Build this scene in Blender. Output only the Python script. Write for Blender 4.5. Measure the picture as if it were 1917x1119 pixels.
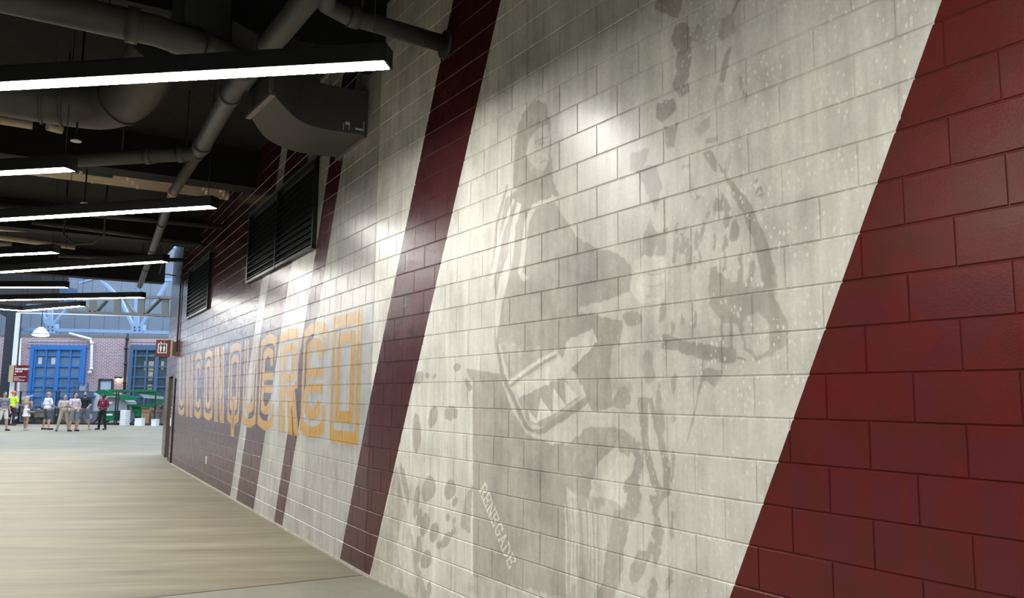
import bpy, math, random
import numpy as np
from mathutils import Vector, Matrix, Euler

random.seed(7)
R = math.radians
S = bpy.context.scene
for o in list(bpy.data.objects):
    bpy.data.objects.remove(o)
COL = S.collection

# ------------------------------------------------------------------ camera
FPX, PIT, ROLL, EYE = 1497.77, 0.1226055, 0.01086, 1.7104
_c, _s, _cp, _sp = math.cos(ROLL), math.sin(ROLL), math.cos(PIT), math.sin(PIT)
fwd = Vector((0, _cp, _sp)); up0 = Vector((0, -_sp, _cp)); rt0 = Vector((1, 0, 0))
rt = rt0 * _c + up0 * _s
up = up0 * _c - rt0 * _s
cam_data = bpy.data.cameras.new('camera')
cam = bpy.data.objects.new('camera', cam_data)
COL.objects.link(cam)
m = Matrix((rt, up, -fwd)).transposed().to_4x4()
m.translation = (0, 0, EYE)
cam.matrix_world = m
cam_data.sensor_fit = 'HORIZONTAL'
cam_data.sensor_width = 36
cam_data.lens = FPX / 1917 * 36
cam_data.clip_end = 300
S.camera = cam

# ------------------------------------------------------------------ light and exposure
LAMP = 55.0            # strength of the linear fixtures
SKY = (0.70, 0.84, 1.0)
SKYS = 2.9
world = bpy.data.worlds.new('world'); S.world = world; world.use_nodes = True
bg = world.node_tree.nodes['Background']
bg.inputs[0].default_value = (*SKY, 1); bg.inputs[1].default_value = SKYS
S.view_settings.view_transform = 'Standard'
S.view_settings.look = 'None'
S.view_settings.exposure = 0.35
S.view_settings.gamma = 1.0
S.view_settings.use_curve_mapping = False


# ------------------------------------------------------------------ measuring helpers
def ray(px, py):
    u = (px - 958.5) / FPX; v = -(py - 559.5) / FPX
    return rt * u + up * v + fwd


def at(px, py, Y=None, Z=None):
    d = ray(px, py)
    t = Y / d.y if Y is not None else (Z - EYE) / d.z
    return Vector((d.x * t, d.y * t, EYE + d.z * t))


K = Vector((-1.38281, 7.96013))
eA = Vector((0.538541, -0.842599)); eB = Vector((0.499157, -0.866511)); eC = Vector((0.453990, -0.891007))
LB = 14.0
C0 = K - eB * LB


def wallpt(e, o, s, z, out=0.0):
    """point on a wall facet: s metres to the right along it, z up, out metres into the concourse"""
    n = Vector((e.y, -e.x))
    p = o + e * s + n * out
    return Vector((p.x, p.y, z))


def wA(px, py):
    d = ray(px, py); n = Vector((eA.y, -eA.x)); t = (K.dot(n)) / (d.x * n.x + d.y * n.y)
    q = Vector((d.x * t, d.y * t)) - K
    return q.dot(eA), EYE + d.z * t


# ------------------------------------------------------------------ object helpers
def tag(o, label=None, cat=None, group=None, kind=None):
    if label: o['label'] = label
    if cat: o['category'] = cat
    if group: o['group'] = group
    if kind: o['kind'] = kind
    return o


MW = {}


def empty(name, loc, rz=0.0, label=None, cat=None, group=None, kind=None):
    o = bpy.data.objects.new(name, None); COL.objects.link(o)
    o.empty_display_size = 0.2
    o.location = loc; o.rotation_euler = (0, 0, rz)
    MW[o.name] = Matrix.Translation(Vector(loc)) @ Matrix.Rotation(rz, 4, 'Z')
    return tag(o, label, cat, group, kind)


class MB:
    def __init__(s):
        s.v = []; s.f = []; s.smooth = []

    def add(s, vs, fs, smooth=False):
        b = len(s.v)
        s.v += [tuple(x) for x in vs]
        s.f += [tuple(i + b for i in f) for f in fs]
        s.smooth += [smooth] * len(fs)
        return s

    def box(s, c, d, rz=0.0, M=None):
        x, y, z = d[0] / 2, d[1] / 2, d[2] / 2
        vs = [Vector((a * x, b * y, e * z)) for e in (-1, 1) for b in (-1, 1) for a in (-1, 1)]
        T = Matrix.Translation(Vector(c)) @ Matrix.Rotation(rz, 4, 'Z')
        if M is not None: T = M @ T
        vs = [T @ q for q in vs]
        return s.add(vs, [(0, 2, 3, 1), (4, 5, 7, 6), (0, 1, 5, 4), (2, 6, 7, 3), (0, 4, 6, 2), (1, 3, 7, 5)])

    def bar(s, p0, p1, w, h, upv=(0, 0, 1)):
        p0, p1 = Vector(p0), Vector(p1); d = (p1 - p0).normalized()
        u = Vector(upv)
        if abs(d.dot(u)) > 0.98: u = Vector((0, 1, 0))
        a = d.cross(u).normalized(); b = a.cross(d).normalized()
        vs = [p + a * (w / 2 * i) + b * (h / 2 * j) for p in (p0, p1) for j in (-1, 1) for i in (-1, 1)]
        return s.add(vs, [(0, 1, 3, 2), (4, 6, 7, 5), (0, 4, 5, 1), (2, 3, 7, 6), (0, 2, 6, 4), (1, 5, 7, 3)])

    def tube(s, path, r, n=14, cap=True):
        path = [Vector(p) for p in path]
        rr = r if isinstance(r, (list, tuple)) else [r] * len(path)
        rings = []; prev = None
        for i, p in enumerate(path):
            a = path[max(i - 1, 0)]; b = path[min(i + 1, len(path) - 1)]
            d = (b - a).normalized()
            if prev is None:
                u = Vector((0, 0, 1)) if abs(d.z) < 0.9 else Vector((1, 0, 0))
                prev = d.cross(u).normalized()
            x = (prev - d * prev.dot(d)).normalized(); prev = x
            y = d.cross(x)
            rings.append([p + (x * math.cos(t) + y * math.sin(t)) * rr[i] for t in [2 * math.pi * k / n for k in range(n)]])
        vs = [q for g in rings for q in g]; fs = []
        for i in range(len(path) - 1):
            for k in range(n):
                fs.append((i * n + k, i * n + (k + 1) % n, (i + 1) * n + (k + 1) % n, (i + 1) * n + k))
        s.add(vs, fs, True)
        if cap:
            b = len(s.v) - len(vs)
            s.f += [tuple(b + k for k in reversed(range(n))), tuple(b + (len(path) - 1) * n + k for k in range(n))]
            s.smooth += [False, False]
        return s

    def prism(s, poly, z0, z1):
        n = len(poly)
        vs = [(p[0], p[1], z0) for p in poly] + [(p[0], p[1], z1) for p in poly]
        return s.add(vs, [tuple(reversed(range(n))), tuple(range(n, 2 * n))] + [(i, (i + 1) % n, n + (i + 1) % n, n + i) for i in range(n)])

    def plate(s, pts, thick):
        """flat polygon in 3-D given thickness along its normal"""
        P = [Vector(p) for p in pts]; n = len(P)
        nor = Vector((0, 0, 0))
        for i in range(n): nor += P[i].cross(P[(i + 1) % n])
        nor.normalize()
        Q = [p + nor * thick for p in P]
        return s.add(P + Q, [tuple(reversed(range(n))), tuple(range(n, 2 * n))] + [(i, (i + 1) % n, n + (i + 1) % n, n + i) for i in range(n)])

    def ball(s, c, r, n=10, k=7):
        c = Vector(c); r = r if isinstance(r, (list, tuple)) else (r, r, r)
        vs = [c + Vector((0, 0, -r[2]))]
        for j in range(1, k):
            a = math.pi * j / k
            for i in range(n):
                t = 2 * math.pi * i / n
                vs.append(c + Vector((r[0] * math.sin(a) * math.cos(t), r[1] * math.sin(a) * math.sin(t), -r[2] * math.cos(a))))
        vs.append(c + Vector((0, 0, r[2])))
        fs = [(0, 1 + (i + 1) % n, 1 + i) for i in range(n)]
        for j in range(k - 2):
            for i in range(n):
                a = 1 + j * n
                fs.append((a + i, a + (i + 1) % n, a + n + (i + 1) % n, a + n + i))
        a = 1 + (k - 2) * n
        fs += [(a + i, a + (i + 1) % n, len(vs) - 1) for i in range(n)]
        return s.add(vs, fs, True)


def mesh_from(mb, name, mat, T=None):
    me = bpy.data.meshes.new(name)
    vs = mb.v if T is None else [tuple(T @ Vector(v)) for v in mb.v]
    me.from_pydata(vs, [], mb.f)
    me.polygons.foreach_set('use_smooth', mb.smooth)
    if mat: me.materials.append(mat)
    me.update()
    return me


def obj(name, mb, mat, parent=None, base=None, label=None, cat=None, group=None, kind=None, local=False):
    """verts are given in world space unless local; child meshes are stored relative to their parent"""
    if parent is not None:
        PM = MW[parent.name]
        T = None if local else PM.inverted()
        o = bpy.data.objects.new(name, mesh_from(mb, name, mat, T)); o.parent = parent
        MW[o.name] = PM
    else:
        if base is None:
            xs = [v[0] for v in mb.v]; ys = [v[1] for v in mb.v]; zs = [v[2] for v in mb.v]
            base = ((min(xs) + max(xs)) / 2, (min(ys) + max(ys)) / 2, min(zs))
        T = Matrix.Translation(-Vector(base))
        o = bpy.data.objects.new(name, mesh_from(mb, name, mat, T)); o.location = base
        MW[o.name] = Matrix.Translation(Vector(base))
    COL.objects.link(o)
    return tag(o, label, cat, group, kind)


# ------------------------------------------------------------------ materials
def newmat(name):
    mt = bpy.data.materials.new(name); mt.use_nodes = True
    nt = mt.node_tree
    return mt, nt, nt.nodes['Principled BSDF']


def N(nt, typ, **kw):
    n = nt.nodes.new(typ)
    for k, v in kw.items(): setattr(n, k, v)
    return n


def mix(nt, fac, a, b, mode='MIX'):
    n = N(nt, 'ShaderNodeMix', data_type='RGBA', blend_type=mode)
    for i, val in ((0, fac), (6, a), (7, b)):
        if isinstance(val, (int, float)): n.inputs[i].default_value = val
        elif isinstance(val, tuple): n.inputs[i].default_value = (*val, 1) if len(val) == 3 else val
        else: nt.links.new(val, n.inputs[i])
    return n.outputs[2]


def math_(nt, op, a, b=0.0, c=None, clamp=False):
    n = N(nt, 'ShaderNodeMath', operation=op, use_clamp=clamp)
    for i, val in enumerate((a, b) + ((c,) if c is not None else ())):
        if isinstance(val, (int, float)): n.inputs[i].default_value = val
        else: nt.links.new(val, n.inputs[i])
    return n.outputs[0]


def noise(nt, vec, scale, detail=4, rough=0.55, dist=0.0):
    n = N(nt, 'ShaderNodeTexNoise'); n.inputs['Scale'].default_value = scale
    n.inputs['Detail'].default_value = detail; n.inputs['Roughness'].default_value = rough
    n.inputs['Distortion'].default_value = dist
    if vec is not None: nt.links.new(vec, n.inputs['Vector'])
    return n.outputs['Fac']


def ramp(nt, fac, stops):
    n = N(nt, 'ShaderNodeValToRGB'); nt.links.new(fac, n.inputs[0])
    e = n.color_ramp.elements
    while len(e) < len(stops): e.new(0.5)
    for i, (p, c) in enumerate(stops):
        e[i].position = p; e[i].color = (*c, 1) if len(c) == 3 else c
    return n.outputs[0]


def mapping(nt, vec, scale=(1, 1, 1), rot=(0, 0, 0)):
    n = N(nt, 'ShaderNodeMapping'); n.inputs['Scale'].default_value = scale; n.inputs['Rotation'].default_value = rot
    nt.links.new(vec, n.inputs['Vector'])
    return n.outputs[0]


def simple(name, col, rough=0.5, metal=0.0, var=0.12, scale=8.0, emit=0.0, bump=0.0, spec=0.5):
    mt, nt, b = newmat(name)
    tc = N(nt, 'ShaderNodeTexCoord')
    f = noise(nt, tc.outputs['Object'], scale, 4)
    lo = tuple(c * (1 - var) for c in col); hi = tuple(min(1, c * (1 + var)) for c in col)
    nt.links.new(ramp(nt, f, [(0.3, lo), (0.7, hi)]), b.inputs['Base Color'])
    b.inputs['Roughness'].default_value = rough; b.inputs['Metallic'].default_value = metal
    b.inputs['Specular IOR Level'].default_value = spec
    if bump:
        bn = N(nt, 'ShaderNodeBump'); bn.inputs['Strength'].default_value = bump; bn.inputs['Distance'].default_value = 0.01
        nt.links.new(noise(nt, tc.outputs['Object'], scale * 6, 3), bn.inputs['Height']); nt.links.new(bn.outputs[0], b.inputs['Normal'])
    if emit:
        b.inputs['Emission Color'].default_value = (*col, 1); b.inputs['Emission Strength'].default_value = emit
    return mt


def emission(name, col, s):
    mt, nt, b = newmat(name)
    b.inputs['Base Color'].default_value = (*col, 1)
    b.inputs['Emission Color'].default_value = (*col, 1); b.inputs['Emission Strength'].default_value = s
    return mt


# ------------------------------------------------------------------ painted artwork, rasterised in memory
def fill_poly(img, pts, val, k, aa=2):
    """pts in metres -> fills img (h,w) at k pixels per metre; blends by coverage"""
    P = np.array(pts, float) * k
    h, w = img.shape
    x0, x1 = int(max(0, math.floor(P[:, 0].min()))), int(min(w - 1, math.ceil(P[:, 0].max())))
    y0, y1 = int(max(0, math.floor(P[:, 1].min()))), int(min(h - 1, math.ceil(P[:, 1].max())))
    if x1 <= x0 or y1 <= y0: return
    xs = (np.arange((x1 - x0 + 1) * aa) + 0.5) / aa + x0
    ys = (np.arange((y1 - y0 + 1) * aa) + 0.5) / aa + y0
    ins = np.zeros((len(ys), len(xs)), bool)
    n = len(P)
    for i in range(n):
        ax, ay = P[i]; bx, by = P[(i + 1) % n]
        if ay == by: continue
        rows = (ys > min(ay, by)) & (ys <= max(ay, by))
        if not rows.any(): continue
        xi = ax + (ys[rows] - ay) * (bx - ax) / (by - ay)
        ins[rows] ^= xs[None, :] < xi[:, None]
    cov = ins.reshape(y1 - y0 + 1, aa, x1 - x0 + 1, aa).mean((1, 3))
    sub = img[y0:y1 + 1, x0:x1 + 1]
    sub[:] = sub * (1 - cov) + val * cov


def blur(a, r):
    for ax in (0, 1):
        for _ in range(2):
            c = np.cumsum(np.pad(a, [(r + 1, r) if i == ax else (0, 0) for i in (0, 1)], mode='edge'), axis=ax)
            hi = np.take(c, range(2 * r + 1, c.shape[ax]), axis=ax); lo = np.take(c, range(0, c.shape[ax] - 2 * r - 1), axis=ax)
            a = (hi - lo) / (2 * r + 1)
    return a


def to_image(name, chans):
    h, w = chans[0].shape
    buf = np.ones((h, w, 4), np.float32)
    for i, c in enumerate(chans): buf[:, :, i] = c
    im = bpy.data.images.new(name, w, h, alpha=False, float_buffer=False)
    im.colorspace_settings.name = 'Non-Color'
    im.pixels.foreach_set(buf.ravel()); im.update(); im.pack()
    return im


def rag(pts, amp, step, rng, close=True):
    out = []
    n = len(pts)
    for i in range(n):
        a, b = np.array(pts[i]), np.array(pts[(i + 1) % n]); L = np.hypot(*(b - a)); q = max(1, int(L / step))
        for j in range(q):
            p = a + (b - a) * j / q
            out.append(tuple(p + rng.normal(0, amp, 2)))
    return out


def text_tris(body, size, shear=0.0):
    cu = bpy.data.curves.new('t', 'FONT'); cu.body = body; cu.size = size; cu.resolution_u = 3
    cu.offset = size * 0.012
    o = bpy.data.objects.new('t', cu); COL.objects.link(o)
    bpy.context.view_layer.update()
    me = bpy.data.meshes.new_from_object(o.evaluated_get(bpy.context.evaluated_depsgraph_get()))
    out = [[tuple(me.vertices[i].co[:2]) for i in p.vertices] for p in me.polygons]
    bpy.data.objects.remove(o); bpy.data.curves.remove(cu); bpy.data.meshes.remove(me)
    return out


# --- the faded mural on the near facet (facet s from -0.8 to 6.2, z from 0 to 5.4)
KA, SA0, WA_, HA_ = 260, -0.8, 7.0, 5.4
tone = np.full((int(HA_ * KA), int(WA_ * KA)), 0.5)
ghost = np.zeros_like(tone)
rng = np.random.default_rng(3)


def mp(poly, val, amp=0.006, step=0.03, img=None):
    q = [(s - SA0, z) for s, z in (wA(*p) for p in poly)]
    if amp: q = rag(q, amp, step, rng)
    fill_poly(tone if img is None else img, q, val, KA)


def spot(cx, cy, rx, ry, ang=0.0, val=0.38, amp=0.006):
    a = R(ang)
    pts = []
    for k in range(16):
        t = 2 * math.pi * k / 16
        x, y = rx * math.cos(t), ry * math.sin(t) * (1 - 0.15 * math.cos(t))
        pts.append((cx + x * math.cos(a) - y * math.sin(a), cy + x * math.sin(a) + y * math.cos(a)))
    mp(pts, val, amp, 0.02)


def stroke(pts, w, val, amp=0.003):
    L = []; Rr = []
    ws = w if isinstance(w, (list, tuple)) else [w] * len(pts)
    for i, p in enumerate(pts):
        a = pts[max(0, i - 1)]; b = pts[min(len(pts) - 1, i + 1)]
        d = Vector((b[0] - a[0], b[1] - a[1])).normalized(); n = Vector((-d.y, d.x)) * ws[i] / 2
        L.append((p[0] + n.x, p[1] + n.y)); Rr.append((p[0] - n.x, p[1] - n.y))
    mp(L + Rr[::-1], val, amp)


DK, MD, LT = 0.34, 0.41, 0.60
# hanging cloth bands on the far left of the picture
mp([(742, 870), (760, 960), (800, 1119), (700, 1119), (700, 1040)], 0.42)
mp([(700, 1000), (712, 1075), (745, 1119), (690, 1119)], 0.40)
mp([(770, 900), (762, 960), (775, 1060), (790, 1119), (760, 1119), (742, 1020)], 0.47)
# the horse's flank cloth: a tall plain panel
mp([(872, 690), (940, 700), (1055, 800), (1070, 1119), (1000, 1119), (885, 1078), (885, 720)], 0.40, 0.002)
mp([(880, 712), (885, 712), (885, 1078), (880, 1076)], 0.58, 0)
mp([(885, 905), (870, 935), (862, 985), (880, 1000)], 0.42)
mp([(885, 1078), (1060, 1119), (900, 1119), (870, 1100)], 0.47)
# rider: plain figure in a loose shirt, seen from the side
mp([(978, 215), (1000, 186), (1022, 192), (1030, 230), (1032, 290), (1035, 340), (1048, 368), (1020, 360), (960, 352), (963, 300), (966, 250)], 0.40)
mp([(990, 262), (1008, 240), (1026, 232), (1030, 262), (1026, 305), (1010, 328), (992, 318), (984, 290)], 0.49, 0.002)
stroke([(1000, 268), (1012, 260), (1026, 256)], 4, 0.42, 0.001)
spot(1014, 268, 5, 3, -15, 0.40, 0.001)
stroke([(1028, 262), (1031, 282), (1026, 288)], 3, 0.44, 0.001)
stroke([(1012, 304), (1020, 300), (1027, 302)], 3, 0.42, 0.001)
mp([(986, 292), (1000, 312), (1018, 322), (1008, 332), (990, 322)], 0.43, 0.002)
mp([(945, 372), (975, 350), (1030, 358), (1048, 395), (1078, 442), (1118, 466), (1156, 474), (1182, 498), (1180, 548), (1138, 560), (1088, 575),
    (1060, 600), (1046, 660), (928, 652), (934, 590), (922, 520), (936, 440)], 0.41)
mp([(1010, 470), (1060, 500), (1120, 520), (1178, 540), (1138, 560), (1088, 573), (1040, 560)], 0.385)
stroke([(972, 380), (960, 430), (956, 480), (944, 520), (935, 560), (930, 610)], [8, 9, 10, 16, 12, 8], 0.58)
stroke([(1040, 372), (1000, 385), (985, 420), (980, 470), (974, 510), (984, 525)], [9, 9, 9, 8, 9, 12], 0.57)
stroke([(962, 372), (942, 430), (930, 480), (918, 540)], [5, 5, 6, 8], 0.55)
stroke([(950, 345), (930, 420), (922, 500)], [4, 6, 3], 0.42)
# the fist and the reins
mp([(1186, 488), (1215, 472), (1250, 480), (1252, 520), (1245, 560), (1200, 570), (1182, 545)], 0.60)
for q in ((1205, 490, 1240, 486), (1200, 510, 1244, 508), (1202, 532, 1240, 532), (1205, 552, 1236, 552)):
    stroke([(q[0], q[1]), ((q[0] + q[2]) / 2, q[1] + 5), (q[2], q[3])], 2.5, 0.45)
mp([(1218, 405), (1232, 440), (1222, 478), (1200, 478), (1205, 440)], 0.41)
mp([(1236, 430), (1248, 425), (1246, 480), (1226, 478)], 0.42)
# dark coat tail and leg
mp([(1046, 575), (1110, 588), (1165, 600), (1160, 650), (1140, 700), (1150, 760), (1110, 770), (1080, 700), (1040, 665)], 0.385)
mp([(1060, 640), (1110, 615), (1118, 640), (1080, 680), (1050, 690)], 0.55)
mp([(928, 640), (1042, 655), (1062, 690), (1088, 760), (1100, 790), (1040, 832), (985, 812), (960, 770), (935, 700)], 0.50)
mp([(935, 640), (1042, 655), (1010, 680), (955, 715)], 0.43)
stroke([(930, 640), (940, 700), (968, 760), (985, 800), (1012, 812)], [5, 7, 7, 7, 4], 0.36)
stroke([(952, 716), (1010, 675), (1040, 658)], 5, 0.60)
stroke([(955, 722), (1012, 682), (1042, 665)], 5, 0.38)
mp([(960, 728), (1045, 670), (1072, 682), (1060, 700), (1010, 730), (985, 745), (970, 740)], 0.58)
mp([(968, 745), (1055, 705), (1084, 745), (1015, 800), (990, 790)], 0.42)
for a, b, c in (((1004, 790), (1012, 745), (1034, 775)), ((1034, 775), (1036, 725), (1060, 760)), ((1060, 757), (1056, 712), (1082, 742)), ((992, 788), (988, 765), (1008, 792))):
    mp([a, b, c], 0.62, 0.001)
stroke([(1000, 806), (1016, 806), (1090, 755), (1108, 742)], [8, 12, 14, 10], 0.36)
mp([(1020, 815), (1095, 765), (1085, 810), (1045, 832)], 0.52)
mp([(1050, 840), (1100, 800), (1160, 800), (1200, 830), (1190, 900), (1150, 930), (1080, 930), (1050, 900)], 0.42)
mp([(1110, 880), (1150, 840), (1200, 860), (1215, 900), (1190, 940), (1140, 948), (1105, 930)], 0.58, 0.012)
mp([(1065, 930), (1130, 930), (1170, 950), (1140, 1100), (1120, 1119), (1060, 1119), (1055, 1020)], 0.46)
for i in range(22):
    x = 1058 + i * 3.6 + rng.normal(0, 1)
    stroke([(x, 932 + rng.uniform(0, 40)), (x + 3, 1000), (x + rng.normal(2, 3), 1090 + rng.uniform(0, 29))], 1.6, rng.choice([0.58, 0.56, 0.42]), 0.001)
mp([(1150, 950), (1180, 960), (1165, 1060), (1150, 1119), (1120, 1119)], 0.41)
# horse: breast, head, harness straps
mp([(1150, 640), (1190, 655), (1185, 735), (1150, 745), (1140, 700)], 0.47)
stroke([(1322, 282), (1350, 330), (1392, 380), (1420, 440), (1436, 500), (1442, 540)], [16, 18, 20, 24, 26, 24], 0.38)
mp([(1412, 400), (1424, 440), (1436, 470), (1428, 470)], 0.41)
mp([(1328, 520), (1345, 500), (1370, 525), (1440, 540), (1470, 590), (1477, 640), (1455, 660), (1418, 674), (1395, 655), (1380, 610), (1350, 600), (1330, 570)], 0.42)
mp([(1390, 600), (1420, 580), (1440, 610), (1440, 655), (1415, 668), (1398, 650)], 0.50)
mp([(1342, 300), (1335, 500), (1360, 520), (1395, 520), (1390, 420), (1360, 340)], 0.55)
stroke([(1440, 545), (1455, 580), (1458, 640)], [8, 6, 5], 0.36)
stroke([(1368, 590), (1370, 655)], 6, 0.38)
stroke([(1350, 590), (1352, 640)], 4, 0.39)
mp([(1242, 625), (1300, 645), (1378, 652), (1380, 672), (1362, 680), (1300, 668), (1240, 650)], 0.385)
mp([(1314, 688), (1352, 692), (1340, 722), (1315, 716)], 0.40)
stroke([(1380, 668), (1396, 672)], 5, 0.38)
stroke([(1316, 670), (1312, 720), (1296, 790), (1286, 825)], [3, 3, 4, 3], 0.40)
stroke([(1203, 745), (1208, 830), (1222, 895), (1240, 930)], [20, 12, 14, 10], 0.39)
stroke([(1216, 745), (1236, 820), (1248, 880), (1248, 922), (1238, 932)], [8, 12, 12, 12, 8], 0.385)
stroke([(1222, 880), (1228, 900), (1240, 918)], [3, 8, 5], 0.39)
mp([(1216, 925), (1240, 930), (1228, 975), (1222, 960)], 0.40)
mp([(1205, 655), (1222, 655), (1226, 710), (1215, 720), (1202, 700)], 0.43)
# crest, forelock and ears in dark flecks
mp([(1230, -20), (1280, -20), (1272, 33), (1250, 28), (1228, 18)], DK)
mp([(1264, 48), (1284, 40), (1296, 70), (1292, 110), (1288, 170), (1275, 182), (1262, 168), (1266, 100), (1257, 70)], DK)
mp([(1296, 52), (1312, 42), (1316, 65), (1306, 78), (1296, 76)], 0.44)
mp([(1338, 40), (1372, 22), (1374, 60), (1352, 75), (1338, 60)], 0.43)
stroke([(1386, -5), (1372, 22)], 5, 0.34)
stroke([(1367, 88), (1360, 105), (1354, 135), (1350, 160), (1338, 200)], [3, 10, 12, 6, 2], 0.39)
mp([(1228, 196), (1262, 184), (1266, 206), (1240, 228), (1230, 220)], DK)
mp([(1240, 240), (1268, 232), (1262, 275), (1248, 278)], DK)
mp([(1300, 240), (1330, 212), (1326, 240), (1308, 256)], 0.44)
mp([(1180, 285), (1215, 282), (1205, 310), (1230, 310), (1238, 350), (1226, 398), (1208, 352), (1196, 322), (1178, 322)], 0.38)
mp([(1244, 335), (1252, 335), (1252, 365), (1246, 362)], 0.46)
mp([(1282, 330), (1300, 325), (1302, 350), (1292, 372), (1280, 355)], 0.46)
mp([(1362, 150), (1345, 190), (1335, 192), (1342, 160)], 0.47)
for q in ((1386, 155, 4, 12, -5), (1395, 185, 2.5, 18, -6), (1415, 338, 3, 5, 0), (1362, 310, 5, 24, 12), (1331, 262, 12, 5, -20), (1285, 312, 9, 4, -15)):
    spot(*q, val=0.42)
spot(1422, 360, 7, 10, 10, 0.40); spot(1422, 360, 3, 5, 10, 0.52)
for q in ((1265, 455, 5, 40, 5), (1279, 455, 5, 22, 4), (1290, 478, 6, 32, 0), (1304, 450, 4, 22, 3), (1315, 430, 4, 24, 8), (1325, 400, 3, 14, 8),
          (1341, 385, 4, 18, 6), (1350, 380, 4, 20, 6), (1360, 400, 5, 30, 2), (1337, 455, 3, 18, 4), (1358, 455, 5, 18, 8), (1356, 490, 3, 22, 3),
          (1375, 430, 9, 22, 5), (1386, 500, 6, 42, 4), (1404, 520, 6, 35, 12), (1300, 490, 3, 14, 0), (1309, 482, 3, 14, 0), (1307, 370, 4, 5, 20),
          (1335, 520, 7, 22, 8), (1450, 520, 4, 10, -30), (1240, 585, 7, 20, 8), (1185, 595, 18, 14, 0), (1259, 612, 4, 15, 3), (1277, 603, 3, 14, 2), (1302, 600, 2.5, 16, 0),
          (1262, 715, 5, 24, 4), (1234, 760, 6, 44, 0), (1240, 800, 4, 26, 4), (1261, 778, 3, 15, 0), (1165, 745, 16, 22, 10), (1260, 870, 3, 34, 2),
          (1192, 880, 8, 34, 8), (1180, 905, 12, 20, 20), (1258, 985, 3, 28, 1), (1185, 940, 14, 40, 10), (1150, 1020, 8, 40, 12), (1195, 1060, 14, 32, 16),
          (1232, 1020, 9, 40, 6), (1215, 1035, 7, 26, 12), (1222, 1100, 9, 20, 10), (1252, 1085, 6, 20, 14), (1230, 990, 8, 22, 6)):
    spot(*q[:5], val=0.41)
for q in ((783, 707, 10, 13, 30), (800, 702, 4, 6, 0), (814, 704, 2.5, 5, 20), (856, 687, 8, 6, -20), (877, 720, 5, 14, -20), (845, 773, 12, 14, 15), (811, 780, 8, 20, 10), (780, 810, 8, 38, 0),
          (803, 915, 13, 24, 10), (843, 917, 10, 19, 8), (780, 940, 5, 32, 6), (852, 940, 5, 10, 15), (785, 968, 5, 17, 8), (795, 982, 8, 22, 10), (813, 997, 8, 19, 10), (839, 968, 4, 7, 10),
          (850, 975, 3, 8, 10), (849, 995, 4, 10, 15), (836, 1010, 7, 16, 25), (822, 1020, 5, 7, 20), (783, 1030, 6, 28, 4), (798, 1047, 10, 19, 14), (782, 1090, 3, 22, 4), (803, 1105, 4, 18, 6), (797, 1112, 5, 8, 0), (758, 905, 5, 38, -10)):
    spot(*q[:5], val=0.38)
mp([(722, 100), (1000, 40), (985, 190), (960, 240), (985, 90)], 0.5, 0)
soft = blur(tone, 2)
tone = tone * 0.6 + soft * 0.4
# fine tonal wear in the darker paint
wear = blur(rng.normal(0, 1, tone.shape), 4); wear /= wear.std()
tone = np.clip(tone + wear * 0.010 * (np.abs(tone - 0.5) > 0.02), 0, 1)
# slanted word on the flank cloth
s0, z0 = wA(897, 917); s1, z1 = wA(955, 1068)
ang = math.atan2(z1 - z0, s1 - s0); Lw = math.hypot(s1 - s0, z1 - z0)
# slab-serif capitals built from strokes in a 1 x 1.35 cell
sf_ = [(-.06, 0, .26, 0), (-.06, 1.35, .26, 1.35)]
GL = {'E': [(.1, 0, .1, 1.35), (0, 0, .82, 0), (0, 1.35, .82, 1.35), (.1, .68, .6, .68), (.6, .5, .6, .86), (.82, 0, .82, .32), (.82, 1.35, .82, 1.03)],
      'R': [(.1, 0, .1, 1.35), (0, 1.35, .62, 1.35), (.62, 1.35, .80, 1.2), (.80, 1.2, .80, .85), (.80, .85, .62, .68), (.62, .68, .1, .68), (.45, .68, .85, 0), (-.06, 0, .28, 0), (.70, 0, 1.0, 0)],
      'N': [(.1, 0, .1, 1.35), (.1, 1.35, .8, 0), (.8, 0, .8, 1.35), (-.06, 0, .28, 0), (-.06, 1.35, .2, 1.35), (.62, 1.35, .98, 1.35)],
      'G': [(.85, 1.02, .62, 1.33), (.62, 1.33, .3, 1.33), (.3, 1.33, .08, 1.0), (.08, 1.0, .08, .35), (.08, .35, .3, .02), (.3, .02, .62, .02), (.62, .02, .82, .25), (.82, .25, .82, .6), (.5, .6, .98, .6), (.85, 1.02, .85, 1.35)],
      'A': [(.08, 0, .45, 1.35), (.45, 1.35, .82, 0), (.22, .48, .68, .48), (-.08, 0, .24, 0), (.66, 0, .98, 0)],
      'D': [(.1, 0, .1, 1.35), (-.06, 1.35, .5, 1.35), (.5, 1.35, .82, 1.05), (.82, 1.05, .82, .3), (.82, .3, .5, 0), (.5, 0, -.06, 0)]}
cw = Lw / 8.0; hh = 0.105 / 1.35
for k, ch in enumerate('RENEGADE'):
    for (a, b_, c_, d_) in GL[ch]:
        A_ = Vector(((k + .08 + a * .84) * cw, b_ * hh)); B_ = Vector(((k + .08 + c_ * .84) * cw, d_ * hh))
        dd_ = (B_ - A_).normalized(); nn_ = Vector((-dd_.y, dd_.x)) * 0.0058; A_ = A_ - dd_ * 0.005; B_ = B_ + dd_ * 0.005
        q = []
        for v_ in (A_ + nn_, B_ + nn_, B_ - nn_, A_ - nn_):
            q.append((s0 - SA0 + v_.x * math.cos(ang) - v_.y * math.sin(ang), z0 + v_.x * math.sin(ang) + v_.y * math.cos(ang)))
        fill_poly(tone, q, 0.66, KA)
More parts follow.
